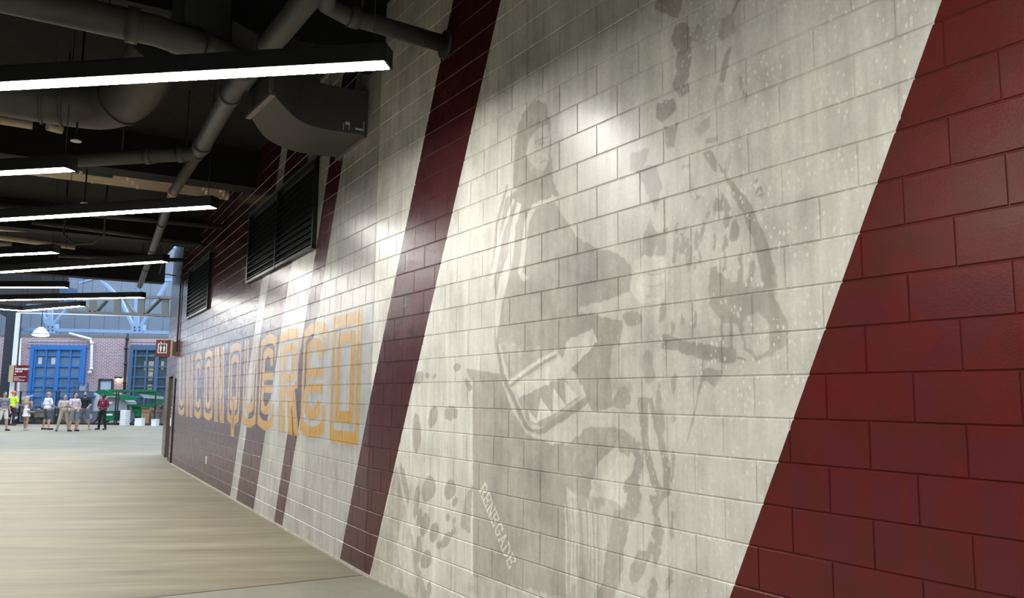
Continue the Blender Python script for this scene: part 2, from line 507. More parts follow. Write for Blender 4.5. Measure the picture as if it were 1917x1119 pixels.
# ghosted darker shapes in the red field at the right
for poly in ([(1690, 540), (1880, 520), (1905, 560), (1800, 680), (1708, 692), (1770, 620), (1712, 575)], [(1700, 700), (1735, 698), (1760, 780), (1712, 780)],
             [(1545, 815), (1600, 815), (1620, 880), (1560, 880)], [(1630, 812), (1690, 815), (1695, 890), (1640, 885)], [(1700, 815), (1770, 818), (1760, 1000), (1700, 985)],
             [(1800, 820), (1917, 826), (1917, 900), (1815, 890)], [(1550, 890), (1600, 895), (1590, 1090), (1548, 1080)], [(1640, 900), (1690, 905), (1680, 1050), (1640, 1040)],
             [(1480, 880), (1510, 882), (1500, 980), (1478, 975)], [(1830, 905), (1900, 912), (1917, 1119), (1840, 1119)], [(1560, 560), (1640, 560), (1660, 600), (1600, 640)],
             [(1720, 1040), (1760, 1050), (1770, 1119), (1720, 1119)]):
    mp(poly, 0.8, 0.002, 0.05, img=ghost)
ghost = blur(ghost, 2)
imgA = to_image('mural', [tone, ghost, np.zeros_like(tone)])

# --- the gilt word on the far facet (s from -14.2 to 0, z from 0.9 to 2.9)
KB, SB0, ZB0 = 150, -14.2, 0.9
gold = np.zeros((int(2.0 * KB), int(14.2 * KB)))
AU = 0.94


def ringpts(i, vb, vt, sag):
    """outline inset by i at the sides, bottom at vb and top at vt with bowed ends"""
    pts = []
    for k in range(9):
        t = k / 8; pts.append((i + (1 - 2 * i) * t, vt + sag * (1 - (2 * t - 1) ** 2) - sag))
    for k in range(9):
        t = 1 - k / 8; pts.append((i + (1 - 2 * i) * t, vb - sag * (1 - (2 * t - 1) ** 2) + sag))
    return pts


def glyph(ch):
    P = []
    rect = lambda a, b, c, d, v: P.append(([(a, b), (c, b), (c, d), (a, d)], v))
    sag = {'D': 0.004, 'O': 0.05, 'Q': 0.05, 'U': 0.05, 'C': 0.05, 'E': 0.055, 'R': 0.03}.get(ch, 0)
    if ch in 'DOQUCE':
        P += [(ringpts(0.0, 0, 1, sag), AU), (ringpts(0.105, 0.095, 0.905, sag), 0), (ringpts(0.18, 0.155, 0.86, sag), AU), (ringpts(0.325, 0.245, 0.77, sag), 0)]
    if ch == 'U':
        rect(0.0, 0.6, 1.0, 1.05, 0); rect(0.0, 0.59, 0.105, 1.0, AU); rect(0.18, 0.59, 0.325, 1.0, AU); rect(0.675, 0.59, 0.82, 1.0, AU); rect(0.895, 0.59, 1.0, 1.0, AU)
    if ch in 'CE':
        rect(0.325, 0.32, 1.05, 0.66, 0); rect(0.82, 0.28, 1.05, 0.72, 0)
        
    if ch == 'E':
        rect(0.30, 0.385, 0.90, 0.465, AU); rect(0.30, 0.515, 0.90, 0.60, AU)
    if ch == 'R':
        P += [(ringpts(0.0, 0.40, 1, sag), AU), (ringpts(0.105, 0.44, 0.905, sag), 0), (ringpts(0.19, 0.485, 0.86, sag), AU), (ringpts(0.35, 0.56, 0.77, 0), 0)]
        rect(0, 0, 0.105, 0.6, AU); rect(0.105, 0, 0.19, 0.8, 0); rect(0.19, 0, 0.35, 0.6, AU); rect(0.35, 0, 1.1, 0.40, 0)
        P += [([(0.42, 0.42), (0.62, 0.42), (0.80, 0), (0.58, 0)], AU), ([(0.66, 0.42), (0.86, 0.42), (1.1, 0), (0.86, 0)], AU)]
    if ch == 'N':
        rect(0, 0, 0.15, 1, AU); rect(0.21, 0, 0.33, 1, AU)
        P += [([(0.21, 1), (0.42, 1), (0.86, 0), (0.62, 0)], AU), ([(0.35, 0.83), (0.40, 0.83), (0.72, 0.08), (0.68, 0.08)], 0)]
        rect(0.70, 0.35, 0.80, 1, AU); rect(0.86, 0, 1.0, 1, AU)
    if ch == 'Q':
        rect(0.38, 0.02, 0.66, 0.34, AU); rect(0.38, -0.14, 0.66, 0.05, AU); rect(0.50, -0.05, 0.56, 0.3, 0)
    return P


# letter cells: char, s-left top, s-right top, s-left bottom, s-right bottom
WORD = [('U', -13.66, -12.77, -13.19, -12.27), ('N', -12.42, -11.47, -11.98, -11.07), ('C', -11.16, -10.32, -10.76, -9.95), ('O', -9.91, -9.05, -9.62, -8.66),
        ('N', -8.78, -7.84, -8.43, -7.49), ('Q', -7.30, -6.30, -7.20, -6.22), ('U', -6.05, -5.02, -5.97, -4.98), ('E', -4.86, -3.90, -4.86, -3.89),
        ('R', -3.71, -2.75, -3.60, -2.65), ('E', -2.51, -1.52, -2.51, -1.51), ('D', -1.33, -0.35, -1.28, -0.34)]
for ch, a, b, c, d in WORD:
    for pts, v in glyph(ch):
        q = []
        for u, w in pts:
            sl = c + (a - c) * w; sr = d + (b - d) * w
            q.append((sl + (sr - sl) * u - SB0, 1.205 + w * 1.395 - ZB0))
        fill_poly(gold, q, v, KB, 3)
gold = np.clip(gold, 0, 1)
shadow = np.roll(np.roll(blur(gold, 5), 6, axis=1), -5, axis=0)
imgB = to_image('gilt_word', [gold, shadow, np.zeros_like(gold)])


# ------------------------------------------------------------------ painted block material
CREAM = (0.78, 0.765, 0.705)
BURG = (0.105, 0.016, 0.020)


def paint_material(name, ref, edges, img=None, org=None, size=None, mode=None, burg=BURG, cream=CREAM):
    """edges: list of (a, b): stripe edges s = a + b z, colours alternate starting with first=burgundy"""
    mt, nt, b = newmat(name)
    tc = N(nt, 'ShaderNodeTexCoord'); tc.object = ref
    P = tc.outputs['Object']
    sep = N(nt, 'ShaderNodeSeparateXYZ'); nt.links.new(P, sep.inputs[0])
    s, z = sep.outputs['X'], sep.outputs['Z']
    tot = None
    for a, k in edges['list']:
        e = math_(nt, 'GREATER_THAN', math_(nt, 'SUBTRACT', s, math_(nt, 'MULTIPLY', z, k)), a)
        tot = e if tot is None else math_(nt, 'ADD', tot, e)
    if tot is None:
        isc = math_(nt, 'ADD', 0.0, 0.0 if edges['first'] == 'b' else 1.0)
    else:
        par = math_(nt, 'MODULO', tot, 2.0)
        isc = par if edges['first'] == 'b' else math_(nt, 'SUBTRACT', 1.0, par)
    # cloudy concrete-look cream with vertical drips
    cl = noise(nt, mapping(nt, P, (1.0, 1.0, 0.8)), 2.2, 6, 0.6)
    dr = noise(nt, mapping(nt, P, (5.0, 1.0, 0.5)), 2.6, 5, 0.6)
    sp = noise(nt, P, 38.0, 2, 0.7)
    c1 = ramp(nt, cl, [(0.32, tuple(v * 0.74 for v in cream)), (0.50, tuple(v * 0.97 for v in cream)), (0.72, tuple(v * 1.14 for v in cream))])
    c1 = mix(nt, 0.65, c1, ramp(nt, dr, [(0.3, (0.76, 0.75, 0.735)), (0.68, (1.12, 1.12, 1.12))]), 'MULTIPLY')
    c1 = mix(nt, 0.35, c1, ramp(nt, sp, [(0.35, (0.86, 0.86, 0.86)), (0.65, (1.1, 1.1, 1.1))]), 'MULTIPLY')
    c2 = ramp(nt, noise(nt, P, 3.0, 6, 0.65), [(0.3, tuple(v * 0.85 for v in burg)), (0.7, tuple(v * 1.15 for v in burg))])
    goldmask = None
    if img is not None:
        mp_ = N(nt, 'ShaderNodeCombineXYZ')
        nt.links.new(math_(nt, 'MULTIPLY', math_(nt, 'SUBTRACT', s, org[0]), 1 / size[0]), mp_.inputs[0])
        nt.links.new(math_(nt, 'MULTIPLY', math_(nt, 'SUBTRACT', z, org[1]), 1 / size[1]), mp_.inputs[1])
        im = N(nt, 'ShaderNodeTexImage', image=img, extension='CLIP' if mode == 'word' else 'EXTEND')
        nt.links.new(mp_.outputs[0], im.inputs[0])
        si = N(nt, 'ShaderNodeSeparateColor'); nt.links.new(im.outputs[0], si.inputs[0])
        if mode == 'mural':
            t = ramp(nt, si.outputs[0], [(0.30, (0.56, 0.535, 0.525)), (0.42, (0.74, 0.72, 0.705)), (0.50, (1, 1, 1)), (0.64, (1.22, 1.22, 1.20))])
            tn = mix(nt, 1.0, c1, t, 'MULTIPLY'); c1 = tn
            # pale paint splatter in the right part of the picture
            vo = N(nt, 'ShaderNodeTexVoronoi'); vo.inputs['Scale'].default_value = 26.0
            nt.links.new(mapping(nt, P, (1.3, 0.001, 0.8)), vo.inputs['Vector'])
            dots = math_(nt, 'LESS_THAN', vo.outputs['Distance'], 0.24)
            reg = math_(nt, 'MULTIPLY', math_(nt, 'SUBTRACT', s, 3.3), 0.6, clamp=True)
            dn = math_(nt, 'GREATER_THAN', noise(nt, P, 5.0, 2), 0.47)
            c1 = mix(nt, math_(nt, 'MULTIPLY', math_(nt, 'MULTIPLY', dots, reg), math_(nt, 'MULTIPLY', dn, 0.75)), c1, (0.90, 0.885, 0.80))
            redder = tuple(v * f for v, f in zip(burg, (1.22, 1.1, 0.85)))
            mo = ramp(nt, noise(nt, P, 2.4, 6, 0.7), [(0.42, redder), (0.70, (0.085, 0.022, 0.016))])
            cB = ramp(nt, noise(nt, P, 3.0, 6, 0.65), [(0.3, (0.062, 0.014, 0.016)), (0.7, (0.080, 0.018, 0.021))])
            c2 = mix(nt, math_(nt, 'GREATER_THAN', s, 3.0), cB, mix(nt, si.outputs[1], mo, (0.108, 0.019, 0.026)))
            line = None
        else:
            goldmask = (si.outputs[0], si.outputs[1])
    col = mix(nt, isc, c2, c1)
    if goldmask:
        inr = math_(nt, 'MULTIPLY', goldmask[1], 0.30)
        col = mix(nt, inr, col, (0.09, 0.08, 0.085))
        gr = noise(nt, mapping(nt, P, (3.0, 1.0, 1.2)), 8.0, 5, 0.6)
        gc = ramp(nt, gr, [(0.3, (0.42, 0.20, 0.008)), (0.55, (0.54, 0.29, 0.018)), (0.8, (0.62, 0.38, 0.06))])
        col = mix(nt, goldmask[0], col, gc)
    nt.links.new(col, b.inputs['Base Color'])
    rr = ramp(nt, noise(nt, P, 6.0, 3), [(0.3, (0.19, 0.19, 0.19)), (0.7, (0.27, 0.27, 0.27))])
    nt.links.new(rr, b.inputs['Roughness'])
    b.inputs['Specular IOR Level'].default_value = 0.33
    bn = N(nt, 'ShaderNodeBump'); bn.inputs['Strength'].default_value = 0.3; bn.inputs['Distance'].default_value = 0.0025
    h = math_(nt, 'ADD', noise(nt, P, 90.0, 3, 0.7), math_(nt, 'MULTIPLY', noise(nt, P, 14.0, 4, 0.6), 1.5))
    nt.links.new(h, bn.inputs['Height']); nt.links.new(bn.outputs[0], b.inputs['Normal'])
    return mt


# ------------------------------------------------------------------ the block wall
COURSE, BL = 0.2032, 0.4064
TOPZ = 5.76


def block_ring(x0, x1, z0, z1, y):
    """front face, deep sloped ledges above and below, shallow sides: 4 corners of A (deep), B (side), C (front)"""
    jx, jz, bx, bz, dep, sd = 0.0028, 0.0020, 0.0022, 0.0052, 0.0054, 0.0046
    x0, x1, z0, z1 = x0 + jx, x1 - jx, z0 + jz, z1 - jz
    A = [(x0, y + dep, z0), (x1, y + dep, z0), (x1, y + dep, z1), (x0, y + dep, z1)]
    B = [(x0, y + sd, z0 + bz), (x1, y + sd, z0 + bz), (x1, y + sd, z1 - bz), (x0, y + sd, z1 - bz)]
    C = [(x0 + bx, y, z0 + bz), (x1 - bx, y, z0 + bz), (x1 - bx, y, z1 - bz), (x0 + bx, y, z1 - bz)]
    return A + B + C


BLOCK_F = [(8, 9, 10, 11), (0, 1, 9, 8), (3, 11, 10, 2), (0, 8, 4), (1, 5, 9), (2, 10, 6), (3, 7, 11), (4, 8, 11, 7), (5, 6, 10, 9),
           (0, 4, 7, 3), (1, 2, 6, 5)]


def block_mesh(name, w, h, mat):
    """one block face proud of the mortar, bevelled, origin at its lower left; y < 0 is towards the concourse"""
    ring = block_ring(0, w, 0, h, 0)
    f = BLOCK_F
    me = bpy.data.meshes.new(name); me.from_pydata(ring, [], f); me.materials.append(mat); me.update()
    return me


def proj(p):
    d = Vector(p) - Vector((0, 0, EYE)); zc = d.dot(fwd)
    if zc < 0.1: return None
    return 958.5 + d.dot(rt) / zc * FPX, 559.5 - d.dot(up) / zc * FPX


def build_facet(name, e, o, sa, sb, ph_odd, ph_even, mat, root, holes=(), limit=300, seed=1, sback=None):
    rg = random.Random(seed)
    # structural slab carrying the mortar face
    mb = MB()
    y0, y1 = 0.0064, 0.30
    s0b, s1b = sback or (sa, sb)
    def slab(a, b, z0, z1):
        mb.add([(a, y0, z0), (b, y0, z0), (b, y1, z0), (a, y1, z0), (a, y0, z1), (b, y0, z1), (b, y1, z1), (a, y1, z1)],
               [(0, 3, 2, 1), (4, 5, 6, 7), (0, 1, 5, 4), (3, 7, 6, 2), (0, 4, 7, 3), (1, 2, 6, 5)])
    hs = sorted(h for h in holes if h[4] == 'door')
    if hs:
        a, b, _, zt, _k = hs[0]
        slab(s0b, a, 0, 5.9); slab(b, s1b, 0, 5.9); slab(a, b, zt, 5.9)
    else:
        slab(s0b, s1b, 0, 5.9)
    root.data = mesh_from(mb, name, mat)
    blocks = []
    for r in range(int(TOPZ / COURSE) + 1):
        z = r * COURSE
        if z > TOPZ - 0.01: break
        h = min(COURSE, TOPZ - z)
        ph = ph_odd if r % 2 else ph_even
        k = math.floor((sa - ph) / BL) - 1
        while True:
            a = ph + k * BL; b = a + BL; k += 1
            if b <= sa + 0.01: continue
            if a >= sb - 0.01: break
            a, b = max(a, sa), min(b, sb)
            spans = [(a, b)]
            for ha, hb, z0, z1, _k in holes:
                if z + h > z0 + 0.02 and z < z1 - 0.02:
                    ns = []
                    for p, q in spans:
                        if q <= ha or p >= hb: ns.append((p, q)); continue
                        if p < ha - 0.02: ns.append((p, ha))
                        if q > hb + 0.02: ns.append((hb, q))
                    spans = ns
            for p, q in spans:
                pr = [proj(wallpt(e, o, ss, zz)) for ss, zz in ((p, z), (q, z), (p, z + h), (q, z + h))]
                area = 0
                if all(pr):
                    xs = [t[0] for t in pr]; ys = [t[1] for t in pr]
                    if max(xs) > 0 and min(xs) < 1917 and max(ys) > 0 and min(ys) < 1119:
                        area = (min(max(xs), 1917) - max(min(xs), 0)) * (min(max(ys), 1119) - max(min(ys), 0))
                blocks.append((area, p, z, q - p, h))
    blocks.sort(key=lambda t: -t[0])
    cache = {}; stuff = MB()
    for i, (area, p, z, w, h) in enumerate(blocks):
        dy = rg.uniform(-0.0007, 0.0007)
        if i < limit and area > 60:
            key = (round(w, 3), round(h, 3))
            if key not in cache: cache[key] = block_mesh('concrete_block', w, h, mat)
            ob = bpy.data.objects.new('concrete_block', cache[key]); ob.parent = root
            ob.location = (p, dy, z); COL.objects.link(ob)
        else:
            ring = block_ring(p, p + w, z, z + h, dy)
            f = BLOCK_F
            stuff.add(ring, f)
    if stuff.v:
        obj('block_courses', stuff, mat, root, kind='stuff', local=True)


def facet_root(name, e, o, label):
    me = bpy.data.meshes.new(name)
    ob = bpy.data.objects.new(name, me); COL.objects.link(ob)
    rz = math.atan2(e.y, e.x)
    ob.location = (o.x, o.y, 0); ob.rotation_euler = (0, 0, rz)
    MW[ob.name] = Matrix.Translation((o.x, o.y, 0)) @ Matrix.Rotation(rz, 4, 'Z')
    return tag(ob, label, 'wall', kind='structure')


wall_a = facet_root('wall_right', eA, K, 'near painted block wall with faded rider mural between burgundy bands')
wall_b = facet_root('wall_right', eB, K, 'long painted block wall carrying the tall gold word')
wall_c = facet_root('wall_right', eC, C0, 'last short stretch of dark block wall with the doorway, farthest along')
matA = paint_material('painted_block_near', wall_a, dict(first='b', list=[(-0.78 + 0.0, 0.452), (0.10, 0.468), (4.245, 0.4635)][1:]), imgA, (SA0, 0), (WA_, HA_), 'mural')
# near facet: cream sliver above the main stripe's left edge, stripe, cream mural field, burgundy field
matA = paint_material('painted_block_near', wall_a, dict(first='c', list=[(-0.78, 0.452), (0.10, 0.468), (4.245, 0.4635)]), imgA, (SA0, 0), (WA_, HA_), 'mural')
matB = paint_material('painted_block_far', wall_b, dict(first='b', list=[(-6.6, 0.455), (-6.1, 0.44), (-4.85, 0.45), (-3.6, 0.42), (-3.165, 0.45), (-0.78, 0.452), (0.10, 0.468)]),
                      imgB, (SB0, ZB0), (14.2, 2.0), 'word', burg=(0.062, 0.014, 0.016), cream=(0.47, 0.465, 0.445))  # greyer cream, lowered further to offset strong lamp light on this facet
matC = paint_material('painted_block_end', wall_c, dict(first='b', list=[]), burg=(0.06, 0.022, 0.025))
LOUV = [(-5.95, -2.13, 3.53, 4.68), (-12.55, -9.70, 3.46, 4.63)]
build_facet('wall_right', eA, K, 0.0, 9.2, 0.1004, 0.3044, matA, wall_a, seed=2, sback=(0, 14))
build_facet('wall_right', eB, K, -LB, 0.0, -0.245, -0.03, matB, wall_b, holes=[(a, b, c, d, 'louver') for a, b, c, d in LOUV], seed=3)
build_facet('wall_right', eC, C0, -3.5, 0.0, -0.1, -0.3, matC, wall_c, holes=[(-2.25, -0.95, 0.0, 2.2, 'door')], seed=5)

# ------------------------------------------------------------------ more materials
M = {}
M['black'] = simple('black_enamel', (0.012, 0.013, 0.015), 0.42, var=0.2)
M['fixture'] = simple('fixture_black_paint', (0.022, 0.024, 0.028), 0.5, var=0.1)
M['lens'] = emission('fixture_diffuser', (1.0, 0.98, 0.925), LAMP)
M['ceil'] = simple('ceiling_black_spray', (0.010, 0.010, 0.011), 0.85, var=0.4, scale=2.5, bump=0.4)
M['beam'] = simple('beam_black_spray', (0.007, 0.007, 0.009), 0.8, var=0.25, scale=2.0)
M['pipe'] = simple('pipe_grey_paint', (0.075, 0.073, 0.068), 0.5, var=0.12, scale=3)
M['duct'] = simple('duct_grey_paint', (0.075, 0.074, 0.07), 0.5, var=0.1, scale=2)
M['ductdark'] = simple('duct_liner', (0.03, 0.033, 0.035), 0.6)
M['cream_pipe'] = simple('insulation_cream', (0.82, 0.74, 0.60), 0.6, var=0.1, scale=5)
M['pink'] = simple('pink_tape', (0.55, 0.22, 0.22), 0.6)
M['green_tag'] = simple('green_pipe_label', (0.01, 0.12, 0.06), 0.5)
M['white'] = simple('white_paint', (0.75, 0.76, 0.78), 0.45, var=0.04)
M['steel'] = simple('galvanised_steel', (0.5, 0.5, 0.5), 0.35, 0.8)
M['dkmetal'] = simple('louver_black_metal', (0.016, 0.018, 0.024), 0.35, 0.2)
M['edge'] = simple('louver_frame_metal', (0.22, 0.20, 0.19), 0.35, 0.5)
M['tan'] = simple('tan_panel', (0.45, 0.36, 0.22), 0.5)
M['burg'] = simple('sign_burgundy', (0.13, 0.012, 0.02), 0.4)
M['burgpanel'] = simple('burgundy_panel', (0.09, 0.03, 0.035), 0.3)
M['signw'] = simple('sign_white', (0.85, 0.85, 0.85), 0.5, var=0.02)
M['black2'] = simple('sign_black', (0.02, 0.015, 0.015), 0.5)
M['bluemul'] = simple('window_blue', (0.045, 0.18, 0.50), 0.4, var=0.06)  # even blue for the frame of one far window
M['slatemul'] = simple('window_slate', (0.07, 0.13, 0.24), 0.4, var=0.06)  # darker slate blue for the other window's frame and a few small parts
M['glassb'] = simple('window_glass_blue', (0.13, 0.22, 0.34), 0.12, var=0.35, scale=0.8, spec=0.9)
M['glassd'] = simple('window_glass_dark', (0.06, 0.09, 0.11), 0.12, var=0.35, scale=0.8, spec=0.9)
M['bluesteel'] = simple('truss_blue_steel', (0.24, 0.36, 0.56), 0.5, var=0.06)
M['greysteel'] = simple('truss_grey_steel', (0.15, 0.145, 0.13), 0.6, var=0.06)
M['siding'] = simple('metal_siding', (0.15, 0.185, 0.245), 0.45, var=0.06, scale=0.8)
M['green'] = simple('lift_green', (0.0, 0.16, 0.062), 0.4, var=0.06)
M['tyre'] = simple('tyre_grey', (0.12, 0.13, 0.15), 0.7)
M['greyhood'] = simple('lift_grey_hood', (0.30, 0.33, 0.38), 0.4)
M['card'] = simple('cardboard', (0.33, 0.20, 0.11), 0.8)
M['junk'] = simple('scrap_grey', (0.13, 0.12, 0.12), 0.8, var=0.5, scale=3)
M['junkb'] = simple('scrap_brown', (0.20, 0.15, 0.12), 0.8, var=0.5, scale=3)
M['tarp'] = simple('tarp_pale', (0.55, 0.58, 0.62), 0.6)
M['doorblue'] = simple('pale_blue_door', (0.40, 0.48, 0.62), 0.4)
M['fence'] = simple('fence_black', (0.015, 0.018, 0.03), 0.5)
M['column'] = simple('column_dark_grey', (0.035, 0.042, 0.055), 0.5)
M['warm'] = emission('warm_wall_lamp', (1.0, 0.75, 0.42), 40.0)
M['jamb'] = simple('door_jamb_brown', (0.10, 0.08, 0.06), 0.5)
M['blocker'] = simple('light_block_grey', (0.055, 0.054, 0.052), 0.85)  # dark, so the added unseen walls bounce little light
M['joint'] = simple('joint_sealant', (0.10, 0.095, 0.08), 0.9)
M['caulk'] = simple('pale_caulk', (0.42, 0.39, 0.33), 0.8, scale=20, var=0.3)

# floor: brushed, stained concrete
mt, nt, b = newmat('stained_concrete_floor')
tc = N(nt, 'ShaderNodeTexCoord'); P = tc.outputs['Object']
RZ = math.atan2(-0.53, -0.85)
mpv = mapping(nt, P, (1, 1, 1), (0, 0, R(-8)))
st1 = noise(nt, mapping(nt, mpv, (0.10, 1.0, 1)), 3.2, 7, 0.62, 0.4)
st2 = noise(nt, mapping(nt, mpv, (0.16, 1.6, 1)), 9.0, 5, 0.6)
bl = noise(nt, P, 0.8, 6, 0.6)
c = ramp(nt, st1, [(0.30, (0.125, 0.104, 0.068)), (0.44, (0.20, 0.172, 0.118)), (0.58, (0.26, 0.227, 0.162)), (0.76, (0.35, 0.315, 0.24))])
c = mix(nt, 0.6, c, ramp(nt, st2, [(0.3, (0.78, 0.78, 0.78)), (0.7, (1.12, 1.12, 1.12))]), 'MULTIPLY')
c = mix(nt, 0.5, c, ramp(nt, bl, [(0.3, (0.85, 0.82, 0.76)), (0.7, (1.08, 1.08, 1.06))]), 'MULTIPLY')
nt.links.new(c, b.inputs['Base Color'])
nt.links.new(ramp(nt, st1, [(0.3, (0.55,) * 3), (0.7, (0.72,) * 3)]), b.inputs['Roughness'])
bn = N(nt, 'ShaderNodeBump'); bn.inputs['Strength'].default_value = 0.15; bn.inputs['Distance'].default_value = 0.004
nt.links.new(noise(nt, P, 30, 4), bn.inputs['Height']); nt.links.new(bn.outputs[0], b.inputs['Normal'])
M['floor'] = mt

mt, nt, b = newmat('plain_concrete_slab')
tc = N(nt, 'ShaderNodeTexCoord')
nt.links.new(ramp(nt, noise(nt, tc.outputs['Object'], 2.5, 6, 0.6), [(0.3, (0.20, 0.195, 0.155)), (0.7, (0.27, 0.265, 0.215))]), b.inputs['Base Color'])
b.inputs['Roughness'].default_value = 0.65
M['slab'] = mt

# brick facade
mt, nt, b = newmat('far_brickwork')
tc = N(nt, 'ShaderNodeTexCoord')
br = N(nt, 'ShaderNodeTexBrick'); br.inputs['Scale'].default_value = 1.0
br.inputs['Brick Width'].default_value = 0.30; br.inputs['Row Height'].default_value = 0.10; br.inputs['Mortar Size'].default_value = 0.013
br.inputs['Color1'].default_value = (0.34, 0.21, 0.21, 1); br.inputs['Color2'].default_value = (0.25, 0.15, 0.16, 1); br.inputs['Mortar'].default_value = (0.62, 0.58, 0.66, 1)
nt.links.new(mapping(nt, tc.outputs['Object'], (1, 1, 1), (R(90), 0, 0)), br.inputs['Vector'])
nt.links.new(br.outputs[0], b.inputs['Base Color']); b.inputs['Roughness'].default_value = 0.7
M['brick'] = mt

# ------------------------------------------------------------------ floor and ceiling
fl = MB().add([(-75, -16, 0), (22, -16, 0), (22, 70, 0), (-75, 70, 0)], [(0, 1, 2, 3)])
obj('floor', fl, M['floor'], base=(0, 0, 0), label='streaky stained beige concrete floor of the concourse', cat='floor', kind='structure')
nB = Vector((eB.y, -eB.x)); nA = Vector((eA.y, -eA.x))
far = K + nB * 0.01
# a plainer slab in front of the joint that meets the wall's bend
jd = Vector((-0.865, -0.50))
a = K + jd * 0.03; b2 = K + jd * 22
sl = MB().plate([(a.x, a.y, 0.0), (b2.x, b2.y, 0.0), (b2.x + 14, b2.y - 14, 0.0), (12, -14, 0.0), (8.2, -7.1, 0)], 0.004)
obj('floor', sl, M['slab'], label='plainer grey floor slab in front of the joint at the wall bend', cat='floor', kind='structure')
jb = MB().bar((a.x, a.y, 0.003), (b2.x, b2.y, 0.003), 0.018, 0.008)
obj('trim_1', jb, M['joint'], label='dark floor joint running out from the wall bend', cat='floor joint', kind='structure')
# baseboard bead of sealant
cb = MB()
for e, o, s0, s1 in ((eA, K, 0, 9.2), (eB, K, -LB, 0)):
    p, q = wallpt(e, o, s0, 0.011, 0.012), wallpt(e, o, s1, 0.011, 0.012)
    cb.bar(p, q, 0.026, 0.022)
obj('baseboard_right', cb, M['caulk'], label='thin pale sealant bead at the foot of the block wall', cat='sealant', kind='structure')

# ceiling plan runs along the wall
def cpt(s, out):
    if s <= 0: p = K + eB * s + nB * out
    else: p = K + eA * s + nA * out
    return p
CW = 17.0
cpoly = [cpt(14, 0), cpt(14, CW), cpt(0.0, CW), cpt(-18.3, CW), cpt(-18.3, 0.0), cpt(0, 0)]
cm = MB().prism([(p.x, p.y) for p in cpoly], 5.76, 6.0)
cl = obj('ceiling', cm, M['ceil'], label='black sprayed concrete ceiling over the concourse', cat='ceiling', kind='structure')
bi = 0
for s0 in (6.4, 0.1, -5.85, -11.9, -17.7):
    bi += 1
    e, o = (eB, K) if s0 < 1 else (eA, K)
    n = Vector((e.y, -e.x))
    w = 0.45
    p = o + e * s0; q = o + e * (s0 - w)
    pts = [p, p + n * CW, q + n * CW, q]
    dz = 5.14 if s0 != -17.7 else 4.95
    mb = MB().prism([(v.x, v.y) for v in pts], dz, 5.76)
    lab = {6.4: 'black ceiling beam overhead behind the viewer', 0.1: 'black ceiling beam meeting the wall at its bend', -5.85: 'black ceiling beam left of the large louver', -11.9: 'black ceiling beam above the small louver', -17.7: 'black edge beam where the ceiling ends at the atrium'}[s0]
    obj('trim_%d' % (bi + 1), mb, M['beam'], label=lab, cat='beam', kind='structure')


# added unseen walls, rear and left, that keep sky light out of the concourse
for nm, sa_, sb_, oa_, ob_, lab in (('light_block_rear', 13.6, 14, 0, CW, 'added grey wall behind the viewer that keeps sky light out'),):
    pts = [cpt(sa_, oa_), cpt(sa_, ob_), cpt(sb_, ob_), cpt(sb_, oa_)]
    obj(nm, MB().prism([(v.x, v.y) for v in pts], 0, 5.8), M['blocker'], label=lab, cat='wall', kind='structure')
pts = [cpt(14, CW - 0.3), cpt(0.01, CW - 0.3), cpt(-18, CW - 0.3), cpt(-18, CW), cpt(0.01, CW), cpt(14, CW)]
obj('light_block_left', MB().prism([(v.x, v.y) for v in pts], 0, 5.8), M['blocker'], label='added grey wall left of the view that keeps sky light out', cat='wall', kind='structure')


pts = [cpt(-18, CW - 0.3), cpt(-76, CW - 0.3), cpt(-76, CW + 3), cpt(-18, CW + 3)]  # added out of view to block sky reflected in the glossy block paint
obj('light_block_far_left', MB().prism([(v.x, v.y) for v in pts], 0, 12), M['blocker'], label='added tall grey wall left of the view that cuts sky glare on the paint', cat='wall', kind='structure')


# ------------------------------------------------------------------ linear pendant lights
def pendant(p_end, p_dir, L, label, z=4.08, cables=(0.35, 0.9), zc=5.76):
    a = Vector((p_end[0], p_end[1], z)); d = Vector((p_dir[0] - p_end[0], p_dir[1] - p_end[1], 0)).normalized()
    b = a + d * L
    root = empty('pendant_light', (a.x, a.y, z), math.atan2(d.y, d.x), label, 'pendant light', 'long linear pendant lights under the ceiling')
    side = Vector((-d.y, d.x, 0))
    h, w = 0.13, 0.16
    # housing is an upside-down U with its diffuser set in the underside
    hb = MB()
    hb.bar(a + Vector((0, 0, h)), b + Vector((0, 0, h)), w, 0.02)
    for sg in (-1, 1):
        hb.bar(a + side * sg * (w / 2 - 0.004) + Vector((0, 0, h / 2 + 0.0025)), b + side * sg * (w / 2 - 0.004) + Vector((0, 0, h / 2 + 0.0025)), 0.008, h - 0.005)
    obj('housing', hb, M['fixture'], root)
    obj('diffuser', MB().bar(a + d * 0.012 + Vector((0, 0, 0.012)), b - d * 0.012 + Vector((0, 0, 0.012)), w - 0.016, 0.022), M['lens'], root)
    for q, sg in ((a, -1), (b, 1)):
        obj('end_cap', MB().bar(q + d * (0.006 * sg) + Vector((0, 0, 0.0)), q + d * (0.006 * sg) + Vector((0, 0, h + 0.01)), w, 0.012, tuple(d)), M['fixture'], root)
    for k in cables:
        c = a + d * (L * k if k < 1 else k)
        obj('cable', MB().tube([c + Vector((0, 0, h)), c + Vector((0, 0, zc - z))], 0.004, 6), M['black'], root)
    return root


